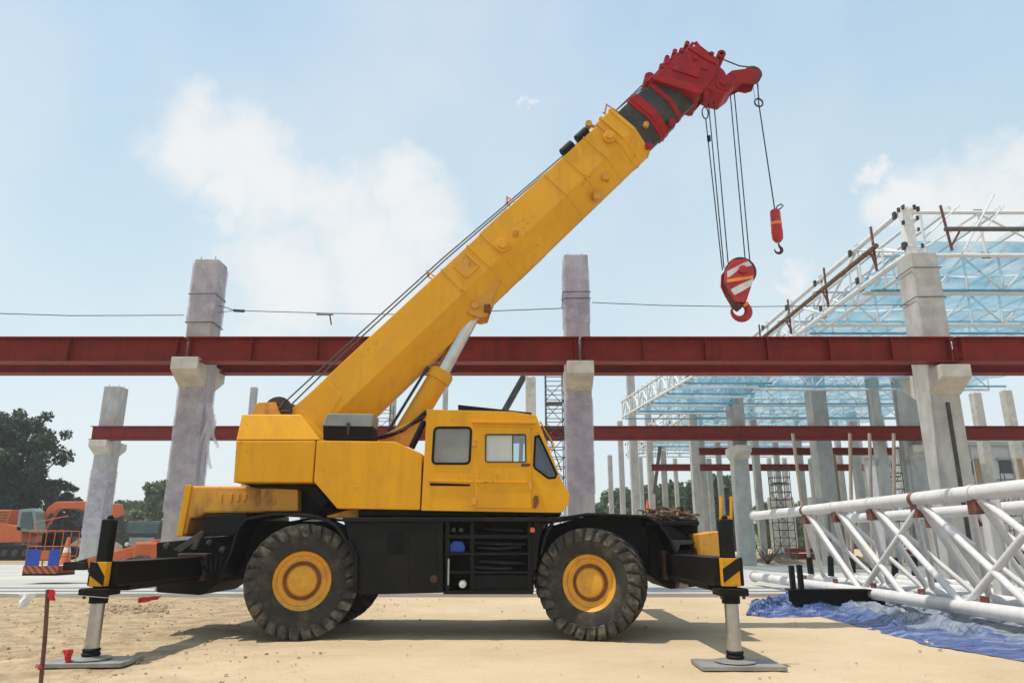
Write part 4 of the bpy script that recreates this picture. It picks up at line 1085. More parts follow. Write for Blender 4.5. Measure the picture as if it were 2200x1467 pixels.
prism_part('vent_slot', 'rubber', [(924, 1037), (1010, 1040), (1010, 1044), (924, 1043)], Yk - .006, Yk + .002, .001, cab, Yk)
for y in (945, 1070): prism_part('door_hinge', 'yellow_rust', [(1014, y), (1024, y), (1024, y + 14), (1014, y + 14)], Yk - .03, Yk + .0, .004, cab, Yk)
prism_part('step_bracket', 'rust_ring', [(1146, 1070), (1150, 1064), (1156, 1066), (1157, 1080), (1150, 1092), (1146, 1092)], Yk - .03, Yk + .0, .004, cab, Yk)
prism_part('roof_hatch', 'black_under', [(984, 869), (1142, 886), (1142, 898), (984, 888)], Yk + .06, Yk + cabw - .15, .006, cab, Yk + .06)
for a, b in (((1160, 905), (1190, 955)), ((1190, 955), (1188, 966)), ((1188, 966), (1180, 962))): MB().tube([P(*a, Yk + .05), P(*b, Yk + .05)], .011, 6).build('mirror_arm', 'yellow_rust', cab)
MB().tube([P(1172, 915, Yk + .5), P(1206, 1012, Yk + .4)], .008, 6).build('wiper', 'rubber', cab)
# inside: seat, console, steering wheel
sx = P(1100, 1000, Yk).x; sz = P(1100, 1010, Yk).z
MB().box((sx - .28, Yk + .25, sz - .22), (sx + .18, Yk + .75, sz - .08)).box((sx - .36, Yk + .27, sz - .10), (sx - .22, Yk + .73, sz + .55)).build('seat', 'seat_cloth', cab, bevel=.04)
MB().box((sx + .28, Yk + .2, sz - .5), (sx + .5, Yk + .85, sz + .02)).build('console', 'rubber', cab, bevel=.03)
MB().bar((sx + .12, Yk + .14, sz + .0), (sx + .14, Yk + .14, sz + .46), .06, .06).build('inner_pillar', 'seat_cloth', cab)
m = MB(); pts = [Vector((sx + .30 + .10 * math.cos(t_ * math.pi / 12), Yk + .5 + .19 * math.sin(t_ * math.pi / 12), sz + .17 + .13 * math.cos(t_ * math.pi / 12))) for t_ in range(25)]
m.tube(pts, .014, 6).build('steering_wheel', 'rubber', cab, smooth=True)
prism_part('clearance_pad', 'lid_grey', [(1135, 1103), (1165, 1103), (1165, 1113), (1135, 1113)], Ys + .4, Ys + .8, 0)

# boom ---------------------------------------------------------------
YBn = YC - .36                       # near face of the boom
A = P(616, 889, YBn); B = P(1290, 262, YBn)
ax = Vector((B.x - A.x, 0, B.z - A.z)); LB = ax.length; ax.normalize(); nn = Vector((ax.z, 0, -ax.x))    # nn: from the top edge down towards the underside


def BP(s, n, y=0.0): return A + ax * s + nn * n + Vector((0, YC - YBn + y, 0))


def s_of(px, py): d = P(px, py, YBn) - A; return d.dot(ax), d.dot(nn)


def section(s0, s1, w0, ht, hu, wl, n0=0.0, m=None, w1=None):
    m = m or MB(); vs = []
    for s_ in (s0, s1):
        vs += [BP(s_, n0, -w0), BP(s_, n0, w0), BP(s_, n0 + hu, w0), BP(s_, n0 + ht, wl), BP(s_, n0 + ht, -wl), BP(s_, n0 + hu, -w0)]
    return m.add(vs, [(5, 4, 3, 2, 1, 0), (6, 7, 8, 9, 10, 11)] + [(i, (i + 1) % 6, (i + 1) % 6 + 6, i + 6) for i in range(6)])


HT = s_of(1180, 505)[1]; HT = .97; HU = s_of(1195, 440)[1]
boom = section(.12, LB - .02, .36, HT, HU, .09).build('boom', 'yellow_boom', crane, bevel=.012)
# boom foot
vs = [BP(.15, .06, -.34), BP(.15, .06, .34), BP(.9, .9, .34), BP(.9, .9, -.34)]
foot = XZ([(612, 890), (700, 815), (735, 850), (700, 905), (698, 944), (640, 944)], YBn)
MB().prism(foot, YBn - .006, YBn + .05).build('boom_cheek', 'yellow_boom', boom, bevel=.01)
MB().prism(foot, 2 * YC - YBn - .05, 2 * YC - YBn + .006).build('boom_cheek', 'yellow_boom', boom, bevel=.01)
# welded ribs and the end collar
for (x, y) in ((1262, 303), (1218, 344), (1180, 385), (1007, 531), (951, 582)):
    s_ = s_of(x, y)[0]; section(s_ - .012, s_ + .012, .372, HT + .012, HU + .004, .098, -.010).build('rib', 'yellow_boom', boom)
e0 = LB - .10
section(e0, e0 + .42, .385, HT + .03, HU + .02, .11, -.03).build('end_collar', 'yellow_boom', boom, bevel=.015)
section(e0 + .12, e0 + .17, .41, HT + .07, HU + .02, .12, -.06).build('collar_rib', 'yellow_boom', boom, bevel=.006)
section(e0 + .36, e0 + .43, .40, HT + .05, HU + .02, .115, -.05).build('collar_rib', 'yellow_boom', boom, bevel=.006)
# recessed-looking framed panel
s0, _ = s_of(962, 572); s1, _ = s_of(1002, 536)
for (a, b) in (((s0 + .08, .10), (s0 + .08, .40)), ((s1 - .06, .10), (s1 - .06, .40)), ((s0 + .08, .40), (s1 - .06, .40))):
    MB().bar(BP(a[0], a[1], -.366), BP(b[0], b[1], -.366), .03, .03, (0, 1, 0)).build('panel_frame', 'yellow_boom', boom)
MB().prism([(q.x, q.z) for q in (BP(s0 + .1, .08), BP(s1 - .08, .08), BP(s1 - .08, .38), BP(s0 + .1, .38))], YBn - .004, YBn + .02).build('panel', 'yellow_rust', boom)
# bosses
for (x, y, r_) in ((1080, 528, .135), (1309, 296, .12)):
    q = P(x, y, YBn)
    MB().lathe([(.003, -.10), (r_ * .55, -.10), (r_ * .6, -.06), (r_ * .95, -.055), (r_, -.03), (r_, .02)], (q.x, YBn, q.z), 'y', 24).build('pivot_boss', 'yellow_boom', boom, smooth=True)
q = P(1107, 503, YBn); MB().tube([(q.x, YBn + .05, q.z - .06), (q.x, YBn - .02, q.z), (q.x + .01, YBn - .05, q.z + .06)], [.05, .06, .05], 12).build('knob', 'yellow_rust', boom, smooth=True)
s_, _ = s_of(1060, 490); section(s_ - .25, s_ + .42, .37, HT + .012, HU + .002, .096, -.008).build('doubler_plate', 'yellow_boom', boom, bevel=.004)
for (x, y) in ((1282, 422), (855, 764), (1300, 381)): q = P(x, y, YC - .2); MB().box((q.x - .07, YC - .28, q.z - .08), (q.x + .07, YC - .14, q.z + .07)).build('boom_lug', 'yellow_rust', boom, bevel=.02)
# cylinder head bracket under the boom
brk = XZ([(1000, 652), (1060, 600), (1075, 600), (1052, 660), (1046, 678), (1030, 682), (1004, 672)], YC - .22)
for y0 in (YC - .22, YC + .16): MB().prism(brk, y0, y0 + .06).build('cylinder_bracket', 'yellow_rust', boom, bevel=.008)
q = P(1022, 666, YC); MB().tube([(q.x, YC - .28, q.z), (q.x, YC + .28, q.z)], .06, 14).build('bracket_pin', 'yellow_rust', boom, smooth=True)
q2 = P(1048, 664, YC - .2); MB().box((q2.x - .06, YC - .3, q2.z - .07), (q2.x + .05, YC - .14, q2.z + .06)).build('bracket_stop', 'rust_ring', boom, bevel=.015)
# lift cylinder
c0 = P(862, 945, YC); c1 = P(950, 800, YC); c2 = P(1022, 668, YC)
dcy = (c1 - c0).normalized()
MB().tube([c0, c1], .185, 28).build('lift_cylinder', 'yellow_boom', crane, smooth=True)
MB().tube([c1 - dcy * .16, c1 - dcy * .155, c1 - dcy * .02, c1 + dcy * .03], [.19, .215, .215, .18], 28).build('cylinder_gland', 'yellow_boom', crane, smooth=True)
MB().tube([c1, c2], .118, 28).build('cylinder_rod', 'chrome', crane, smooth=True)
side = Vector((-dcy.z, 0, dcy.x))
for k in (0, 1): MB().tube([c0 + side * .23 + Vector((0, -.1 - .08 * k, 0)), c1 + side * .23 + Vector((0, -.1 - .08 * k, 0)) - dcy * .05], .016, 6).build('cylinder_line', 'wire_rope', crane, smooth=True)

# telescoped inner sections
ia = s_of(1330, 255)[0] - .3; sm = s_of(1372, 190)[0]; s_end = s_of(1440, 145)[0] + .2
section(LB - 1.0, sm + .12, .31, HT - .12, HU - .05, .08, .07).build('inner_boom', 'grey_steel', crane, bevel=.01)
section(LB - .5, s_end, .27, HT - .19, HU - .08, .07, .10).build('tip_boom', 'grey_steel', crane, bevel=.01)
s_band = s_of(1352, 216)[0]
band = section(s_band - .02, s_band + .22, .335, HT - .08, HU - .04, .09, .05).build('boom_band', 'red_paint', crane, bevel=.012)
section(s_band + .05, s_band + .10, .35, HT - .05, HU - .03, .095, .03).build('band_rib', 'red_paint', band, bevel=.008)
section(s_band + .52, s_band + .62, .29, HT - .15, HU - .06, .075, .08).build('boom_band', 'red_paint', crane, bevel=.01)
q = BP(s_band - .15, .62, -.33); MB().lathe([(.003, -.05), (.05, -.05), (.055, .02)], q, 'y', 14).build('roller_cap', 'yellow_rust', crane, smooth=True)
for (a_, b_) in ((s_band - .35, .9), (s_band + .3, .87)): MB().box(tuple(BP(a_, b_, -.2) - Vector((.06, .03, .06))), tuple(BP(a_, b_, -.2) + Vector((.06, .05, .06)))).build('slide_pad', 'red_paint', crane, bevel=.015)

# red boom head
z4 = lambda pts: [(1180 + a / 3.667, 60 + b / 3.667) for a, b in pts]
YH0, YH1 = YC - .33, YC + .33
hd = z4([(812, 408), (880, 330), (960, 262), (1070, 185), (1105, 165), (1165, 150), (1250, 222), (1335, 275), (1310, 380), (1240, 470), (1195, 520), (1010, 465)])
head = MB().prism(XZ(hd, YH0), YH0, YH0 + .05).build('boom_head', 'red_paint', crane, bevel=.012)
MB().prism(XZ(hd, YH0), YH1 - .05, YH1).build('head_cheek', 'red_paint', head, bevel=.012)
MB().prism(XZ(z4([(900, 345), (1060, 230), (1200, 250), (1280, 330), (1190, 480), (1020, 440)]), YH0), YH0 + .06, YH1 - .06).build('head_core', 'red_paint', head)
MB().prism(XZ(z4([(800, 392), (830, 380), (1215, 470), (1200, 525), (1170, 530), (815, 415)]), YH0), YH0 - .04, YH1 + .04).build('head_flange', 'red_paint', head, bevel=.012)
MB().prism(XZ(z4([(1090, 165), (1180, 140), (1340, 262), (1320, 300), (1200, 235)]), YH0), YH0 - .03, YH1 + .03).build('head_top', 'red_paint', head, bevel=.012)
MB().prism(XZ(z4([(960, 330), (1000, 300), (1200, 350), (1170, 400)]), YH0), YH0 - .03, YH0 + .01).build('head_rib', 'red_paint', head, bevel=.006)
MB().prism(XZ(z4([(1060, 262), (1090, 250), (1200, 300), (1190, 330)]), YH0), YH0 - .02, YH0 + .01).build('name_plate', 'white_paint', head, bevel=.002) if False else None
nose = z4([(1250, 375), (1335, 285), (1385, 330), (1400, 362), (1450, 372), (1478, 425), (1462, 452), (1385, 512), (1300, 490), (1240, 462)])
MB().prism(XZ(nose, YH0), YH0 + .03, YH1 - .09).build('head_nose', 'red_paint', head, bevel=.015)
q = P(1180 + 1380 / 3.667, 60 + 425 / 3.667, YH0); MB().lathe([(.003, -.05), (.08, -.05), (.09, -.02), (.16, -.015), (.17, .04)], (q.x, YH0 + .03, q.z), 'y', 24).build('sheave_pin', 'red_paint', head, smooth=True)
jib = z4([(1400, 365), (1440, 335), (1540, 322), (1580, 312), (1625, 330), (1650, 345), (1655, 375), (1635, 425), (1585, 440), (1530, 428), (1462, 462), (1430, 440)])
MB().prism(XZ(jib, YC - .16), YC - .16, YC - .11).build('jib_cheek', 'red_paint', head, bevel=.01); MB().prism(XZ(jib, YC - .16), YC + .11, YC + .16).build('jib_cheek', 'red_paint', head, bevel=.01)
MB().prism(XZ(z4([(1420, 380), (1520, 350), (1520, 420), (1455, 455)]), YC - .16), YC - .10, YC + .10).build('jib_core', 'red_paint', head)
q = P(1180 + 1600 / 3.667, 60 + 375 / 3.667, YC); aux = q.copy()
MB().lathe([(.03, -.05), (.17, -.05), (.15, 0), (.17, .05), (.03, .05)], q, 'y', 28).build('jib_sheave', 'dark_rust', head, smooth=True)
q = P(1180 + 1330 / 3.667, 60 + 270 / 3.667, YC); MB().lathe([(.03, -.25), (.08, -.25), (.08, .25), (.03, .25)], q, 'y', 18).build('guide_roller', 'red_paint', head, smooth=True)
for (a, b, r_, l_) in ((775, 440, .095, .22), (905, 310, .045, .3), (965, 262, .045, .3), (1060, 200, .045, .3), (905, 350, .06, .34), (860, 385, .045, .34), (1010, 265, .04, .35), (1120, 330, .05, .36), (1190, 400, .06, .36), (1080, 400, .04, .36), (1240, 300, .05, .36)):
    q = P(1180 + a / 3.667, 60 + b / 3.667, YC); MB().tube([(q.x, YC - l_, q.z), (q.x, YC + l_, q.z)], r_, 14).build('cross_pin', 'red_paint', head, smooth=True)
for (a, b) in (((820, 395), (905, 300)), ((905, 300), (1055, 180)), ((1070, 200), (1135, 120)), ((1180, 155), (1150, 115)), ((760, 425), (830, 385)), ((955, 250), (1000, 300))):
    for yy in (YC - .29, YC + .29): MB().bar(P(1180 + a[0] / 3.667, 60 + a[1] / 3.667, yy), P(1180 + b[0] / 3.667, 60 + b[1] / 3.667, yy), .06, .05, (0, 1, 0)).build('head_link', 'red_paint', head, bevel=.008)
q = P(1180 + 1228 / 3.667, 60 + 540 / 3.667, YC - .2); MB().box((q.x - .06, YC - .28, q.z - .16), (q.x + .06, YC - .16, q.z + .18)).build('anchor_lug', 'red_paint', head, bevel=.02)

# hoist ropes along the boom, with guide posts
for k, off in enumerate((-.10, -.20)):
    y_ = -.06 + .14 * k
    top = P(1378 + 2 * k, 188 - 3 * k, YC)
    o1, o2, o3 = ((-.20, -.19, -.05), (-.32, -.29, -.13))[k]
    pts = [Vector((wc.x + .10 - .16 * k, Ys + 1.1 + .1 * k, wc.z + .13 + .04 * k)), BP(1.3, o1, y_), BP(LB * .5, o2, y_), BP(LB, o3, y_), Vector((top.x, YC + y_, top.z))]
    MB().tube(pts, .013, 6).build('hoist_rope', 'wire_rope', crane, smooth=True)
for (x, y) in ((1113, 410), (940, 575), (1336, 212)):
    s_, _ = s_of(x, y + 14); MB().tube([BP(s_, .03, -.1), BP(s_ - .04, -.26, -.1)], .014, 6).tube([BP(s_ - .04, -.25, -.12), BP(s_ - .04, -.25, .2)], .014, 6).tube([BP(s_, .03, .2), BP(s_ - .04, -.3, .2)], .014, 6).build('rope_guide', 'yellow_rust', crane)
for (x, y) in ((1258, 293), (1226, 322)):
    s_, _ = s_of(x, y); q = BP(s_, -.07, 0)
    MB().tube([q - ax * .13 + Vector((0, -.3, 0)), q + ax * .13 + Vector((0, -.3, 0))], [.09, .09], 12).tube([q + Vector((0, -.34, 0)), q + Vector((0, .34, 0))], .075, 12).build('rope_roller', 'rubber', crane, bevel=.015)
s_, _ = s_of(1275, 268); MB().tube([BP(s_ + .02, .02, -.3), BP(s_ - .02, -.14, -.3)], .03, 8).tube([BP(s_ - .02, -.14, -.34), BP(s_ - .02, -.14, -.2)], .06, 10).build('cable_reel', 'yellow_rust', crane, smooth=True)
hr = [P(1553, 128, YC), P(1588, 142, YC), aux + Vector((-.05, 0, .18))]
MB().tube(hr, .013, 6).build('jib_rope', 'wire_rope', crane)

# hook block on its falls ------------------------------------------------
hk = P(1588, 596, YC)
hbx, hbz = hk.x, hk.z
hbk = thing('hook_block', 'large red and white striped hook block with a red hook on four ropes', 'hook', (hbx, YC, P(1588, 690, YC).z))
hb_out = XZ([(1575, 558), (1605, 556), (1619, 574), (1621, 592), (1611, 626), (1603, 650), (1580, 648), (1566, 625), (1557, 605), (1558, 580)], YC - .14)
stripe = None
for y0 in (YC - .14, YC + .10): MB().prism(hb_out, y0, y0 + .04).build('cheek_plate', 'red_hook', hbk, bevel=.012)
for pts in ([(1562, 583), (1597, 565), (1608, 561), (1616, 570), (1590, 577), (1574, 590), (1563, 597)], [(1570, 622), (1588, 612), (1619, 598), (1614, 614), (1590, 628), (1578, 634)]):
    MB().prism(XZ(pts, YC - .144), YC - .145, YC - .139).build('white_stripe', 'white_paint', hbk)
MB().prism(XZ([(1561, 600), (1619, 592), (1618, 598), (1563, 607)], YC - .15), YC - .150, YC - .1425).build('orange_stripe', 'orange_mark', hbk)
q = P(1590, 586, YC); MB().lathe([(.003, -.19), (.07, -.19), (.075, -.15), (.075, .18), (.003, .18)], q, 'y', 20).build('sheave_pin', 'red_hook', hbk, smooth=True)
for dy in (-.05, .05): MB().lathe([(.03, -.03), (.26, -.035), (.235, 0), (.26, .035), (.03, .03)], (q.x, YC + dy, q.z), 'y', 30).build('sheave', 'dark_rust', hbk, smooth=True)
MB().prism(XZ([(1558, 598), (1566, 600), (1590, 650), (1600, 655), (1590, 664), (1578, 655)], YC - .1), YC - .10, YC + .10).build('swivel', 'dark_rust', hbk, bevel=.02)


def hook_mesh(c, r, th, shank):
    pts = [Vector((c.x + r * .25, c.y, c.z + r + shank)), Vector((c.x + r * .42, c.y, c.z + r * 1.12))]; rs = [th * .75, th * .8]
    for k in range(15):
        t_ = R(58 - 18.0 * k); pts.append(Vector((c.x + r * math.cos(t_), c.y, c.z + r * math.sin(t_)))); rs.append(th * (1.0 + .35 * math.sin(math.pi * min(1, k / 9)) if k < 9 else 1.0 - .65 * (k - 9) / 5))
    return MB().tube(pts, rs, 14)


hc = P(1590, 668, YC)
hook_mesh(hc, .145, .052, .12).build('hook', 'red_hook', hbk, smooth=True)
q = P(1602, 652, YC); MB().prism(XZ([(1596, 655), (1606, 648), (1609, 653), (1599, 660)], YC - .07), YC - .085, YC - .06).build('orange_stripe', 'orange_mark', hbk)
# falls
falls = [((1521, 212), (1555, 572), 0), ((1533, 215), (1564, 562), 0), ((1569, 205), (1601, 558), 0), ((1578, 205), (1611, 562), 0), ((1516, 262), (1551, 578), -.02)]
tops = P(1521, 212, YC)
for (a, b, dy) in falls:
    e = P(*b, YC); tp = P(*a, YC); tp.x = e.x + (tp.x - e.x) * 1.0
    MB().tube([e + Vector((0, dy, -.03)), tp + Vector((0, dy, .05))], .0105, 6).build('hoist_fall', 'wire_rope', crane)
# wedge-socket loop
m = MB(); c_ = P(1515, 243, YC - .2); pts = [c_ + Vector((.055 * math.sin(t_ * math.pi / 8) * (1 if True else 1), -.0, .12 * math.cos(t_ * math.pi / 8))) for t_ in range(17)]
m.tube(pts, .012, 6).build('rope_loop', 'wire_rope', crane)
q = P(1523, 298, YC - .1); MB().tube([q + Vector((0, 0, -.05)), q + Vector((0, 0, .05))], .035, 8).build('rope_clamp', 'rubber', crane)
# auxiliary hook
ah = P(1668, 484, YC); ahk = thing('auxiliary_hook', 'small red cylindrical hook weight with an orange band hanging from the boom nose', 'hook', (ah.x, YC, P(1672, 545, YC).z))
z0 = P(1668, 520, YC).z; z1 = P(1668, 452, YC).z; h_ = z1 - z0
MB().lathe([(.003, h_), (.07, h_), (.088, h_ - .03), (.092, h_ * .5), (.10, h_ * .3), (.092, .06), (.05, 0), (.003, 0)], (ah.x, YC, z0), 'z', 24).build('weight', 'red_hook', ahk, smooth=True)
MB().lathe([(.0945, h_ * .52), (.097, h_ * .53), (.097, h_ * .60), (.0945, h_ * .61)], (ah.x, YC, z0), 'z', 24).build('orange_stripe', 'orange_mark', ahk, smooth=True)
hook_mesh(P(1672, 537, YC), .062, .022, .06).build('hook', 'dark_rust', ahk, smooth=True)
e = Vector((ah.x, YC, z1)); pts = [e + Vector((0, 0, -.02)), e + Vector((.05, 0, .08)), e + Vector((.12, 0, .12)), e + Vector((.16, 0, .09)), e + Vector((.10, 0, .03)), e + Vector((.02, 0, .0))]
MB().tube(pts, .012, 6).build('rope_tail', 'wire_rope', ahk)
tq = Vector((aux.x + .16, YC, aux.z)); tp2 = P(1628, 180, YC)
MB().tube([e, P(1630, 222, YC), tp2], .0115, 6).build('auxiliary_rope', 'wire_rope', crane)
c_ = P(1630, 221, YC); pts = [c_ + Vector((.075 * math.cos(t_ * math.pi / 10), .02 * math.sin(t_ * math.pi / 10), .095 * math.sin(t_ * math.pi / 10))) for t_ in range(21)]
MB().tube(pts, .016, 8).build('weight_ring', 'wire_rope', crane, smooth=True)
for dx in (-.06, .02): MB().tube([c_ + Vector((dx, 0, .09)), c_ + Vector((dx - .02, 0, .42))], .006, 5).build('ring_chain', 'worn_chrome', crane)

# ------------------------------------------------------------------ white truss on the ground, right
tA = G(1640, 1242, .30); tB = G(2195, 1318, .30)
XN = (tA.x + tB.x) / 2
topL = P(1618, 1104, tA.y + .3)
XT = XN + .35; ZTc = topL.z
y_far = tA.y + 1.2; y_near = 6.8


def site_truss(x_near, x_top, x_far, zb, zt_, yf, yn, label, group, skip=False):
    t = thing('steel_truss', label, 'truss', (x_top, (yf + yn) / 2, 0), group)
    MB().tube([(x_top, yf + .6, zt_), (x_top, yn, zt_)], .125, 18).build('top_chord', 'white_paint', t, smooth=True)
    MB().tube([(x_near, yf, zb), (x_near, yn, zb)], .11, 18).build('bottom_chord', 'white_paint', t, smooth=True)
    MB().tube([(x_far, yf, zb), (x_far, yn, zb)], .11, 18).build('bottom_chord', 'white_paint', t, smooth=True)
    for c in ((x_near, zb), (x_far, zb), (x_top, zt_)):
        MB().lathe([(.003, 0), (.16, 0), (.16, .03), (.003, .03)], (c[0], yf + (.6 if c[1] > 1 else 0), c[1]), 'y', 20).build('end_flange', 'white_paint', t)
    y = yf - 3.4; k = 0
    while y > yn - .5:
        MB().box((x_top - .075, y - .11, zt_ - .33), (x_top + .06, y + .11, zt_ - .04)).build('gusset', 'gusset_red', t, bevel=.01)
        MB().lathe([(.129, -.06), (.136, -.06), (.136, .06), (.129, .06)], (x_top, y + .02, zt_), 'y', 18, close=True).build('collar', 'white_paint' if k % 3 else 'gusset_red', t, smooth=True)
        MB().tube([(x_top, y - .12, zt_ - .1), (x_far, y - .1, zb + .05)], .06, 12).build('post', 'white_paint', t, smooth=True)
        MB().tube([(x_top, y - .18, zt_ - .1), (x_near, y - 3.3, zb + .05)], .057, 14).build('diagonal', 'white_paint', t, smooth=True)
        MB().tube([(x_top, y + .12, zt_ - .1), (x_far, y + 1.5, zb + .05)], .055, 12).build('diagonal', 'white_paint', t, smooth=True)
        if k % 2 == 0: MB().tube([(x_near, y - 3.45, zb + .05), (x_top, y - 5.4, zt_ - .1)], .057, 14).build('diagonal', 'white_paint', t, smooth=True)
        MB().tube([(x_top, y - .15, zt_ - .1), (x_far, y - 1.7, zb + .05)], .048, 12).build('diagonal', 'white_paint', t, smooth=True)
        MB().box((x_near - .02, y - .5, zb + .07), (x_near + .02, y - .32, zb + .2)).build('tab', 'gusset_red', t)
        MB().tube([(x_near, y - .4, zb), (x_far, y - .4, zb)], .045, 10).build('cross_bar', 'white_paint', t, smooth=True)
        y -= 1.75; k += 1
    return t


site_truss(XN, XT, XN + 1.25, .30, ZTc, y_far, y_near, 'white tubular steel truss lying on the blue tarpaulin at the right', None)
site_truss(XN + 2.3, XT + 2.3, XN + 3.5, .30, ZTc - .12, y_far - 1.5, y_near + 2.2, 'white tubular steel truss standing behind the nearest one at the right', None)
# white I-post and spare tubes lying beyond
for i, (x, zb) in enumerate(((XN + 1.7, .14), (XN + 4.1, .14), (XN + 4.6, .14))):
    o = MB().tube([(x, y_far - 1.0 - .5 * i, zb), (x + .25, y_near + 1.2, zb)], .10, 14).build('spare_tube', 'white_paint', origin=(x, 14, 0), smooth=True)
    tag(o, ['white spare tube lying on the ground nearest behind the truss', 'white spare tube lying in the middle behind the truss', 'white spare tube lying farthest behind the truss'][i], 'tube', 'spare white tubes')
ip = P(2143, 1150, 13.2)
o = thing('steel_post', 'upright white steel post standing inside the truss at the right edge', 'post', (ip.x, 13.2, 0))
MB().box((ip.x - .13, 13.16, 0), (ip.x - .11, 13.36, 2.1)).build('flange', 'white_paint', o); MB().box((ip.x + .11, 13.16, 0), (ip.x + .13, 13.36, 2.1)).build('flange', 'white_paint', o); MB().box((ip.x - .11, 13.25, 0), (ip.x + .11, 13.27, 2.1)).build('web', 'white_paint', o)

# tarpaulin
def tarpaulin():
    edge = [G(x, y) for x, y in ((1602, 1318), (1640, 1292), (1700, 1278), (1850, 1268), (2000, 1290), (2350, 1325))]
    near = [G(x, y) for x, y in ((1602, 1320), (1650, 1325), (1760, 1322), (1850, 1345), (2000, 1385), (2350, 1445))]
    n, mrows = 170, 56; vs = []; silver = []; rt = random.Random(8)

    def lerp(pts, u):
        f = u * (len(pts) - 1); i = min(int(f), len(pts) - 2); return pts[i].lerp(pts[i + 1], f - i)
    for i in range(n + 1):
        u = i / n; a = lerp(edge, u); b = lerp(near, u)
        for j in range(mrows + 1):
            v = j / mrows; q = a.lerp(b, v); x, y = q.x, q.y
            wob = .10 * noise.noise(Vector((u * 9, v * 2, 3)))
            r1 = abs(noise.noise(Vector((u * 7, (v + wob) * 5.5, 1)))); r2 = abs(noise.noise(Vector((u * 16, (v + wob) * 15, 5)))); r4 = abs(noise.noise(Vector((u * 30 + v * 6, v * 7, 9))))
            z = .03 + .13 * max(0, 1 - r1 * 2.6) + .05 * max(0, 1 - r2 * 2.8) + .025 * max(0, 1 - r4 * 3)
            if u < .2: z += .10 * (1 - u / .2) * min(1, u * 25) * (.5 + noise.noise(Vector((x * 3, y * 3, 2))))
            ed = min(1, 4 * v, 4 * (1 - v), 9 * u); z = -.022 + max(0, z) * (.10 + .90 * ed)
            silver.append(max(0, min(1, (u - .40 + .25 * noise.noise(Vector((x * 1.3, y * 1.3, 6)))) * 6)) * max(0, min(1, (.86 - v + .10 * noise.noise(Vector((x * 3, y * 3, 8)))) * 9)))
            jx = .08 * noise.noise(Vector((x * 2, y * 2, 11))) + rt.uniform(-.02, .02); jy = .12 * noise.noise(Vector((x * 2, y * 2, 17))) + rt.uniform(-.03, .03)
            vs.append((x + jx, y + jy, z + rt.uniform(-.006, .006) * ed))
    fs = []
    for i in range(n):
        for j in range(mrows):
            a = i * (mrows + 1) + j; b = a + mrows + 1
            fs += [(a, b, b + 1), (a, b + 1, a + 1)] if rt.random() < .5 else [(a, b, a + 1), (b, b + 1, a + 1)]
    o = MB().add(vs, fs).build('tarpaulin', 'tarp', origin=edge[2]); at_ = o.data.attributes.new('silver', 'FLOAT', 'POINT'); at_.data.foreach_set('value', silver); tag(o, 'crumpled blue and silver tarpaulin spread under the white truss', 'tarpaulin')


tarpaulin()
# dark supports the truss rests on
sp = G(1722, 1308); o = thing('support_beam', 'black steel support beam under the far end of the truss', 'beam', (sp.x, sp.y, 0))
MB().box((sp.x - .28, sp.y - .15, .02), (sp.x + 1.6, sp.y - .13, .36)).build('web', 'black_under', o); MB().box((sp.x - .28, sp.y - .28, .361), (sp.x + 1.6, sp.y + .05, .385)).build('flange', 'black_under', o); MB().box((sp.x - .28, sp.y - .28, .0), (sp.x + 1.6, sp.y + .05, .02)).build('flange', 'black_under', o)
for dx in (-.18, -.02): MB().box((sp.x + dx - .04, sp.y - .2, .385), (sp.x + dx + .05, sp.y - .08, .85 - .1 * abs(dx))).build('clamp_post', 'black_under', o, bevel=.015)
# tall props in black boots
props = [(1745, 1250, 1703, 931), (1786, 1245, 1780, 1105), (1832, 1252, 1826, 931), (1876, 1250, 1868, 931), (1923, 1252, 1920, 931), (1966, 1245, 1962, 1120)]
plab = ['rusty upright steel prop in a black boot, leftmost and leaning', 'short dark prop in a black boot, second from the left', 'tall pinkish prop in a black boot, second tall one from the left', 'tall pinkish prop in a black boot, third tall one from the left', 'tall pinkish prop in a black boot, rightmost tall one', 'short dark prop in a black boot, farthest right']
for (bx_, by_, tx, ty_), lab in zip(props, plab):
    b_ = G(bx_, by_, .05); t_ = P(tx, ty_, b_.y + .2); o = thing('steel_prop', lab, 'prop', b_, 'props in black boots')
    MB().tube([b_ + Vector((0, 0, .02)), t_], .055, 10).build('pole', 'prop_steel' if ty_ < 1000 else 'dark_pipe', o, smooth=True)
    d = (t_ - b_).normalized(); MB().tube([b_, b_ + d * .12, b_ + d * .75], [.05, .10, .095], 12).build('boot', 'rubber', o, smooth=True)

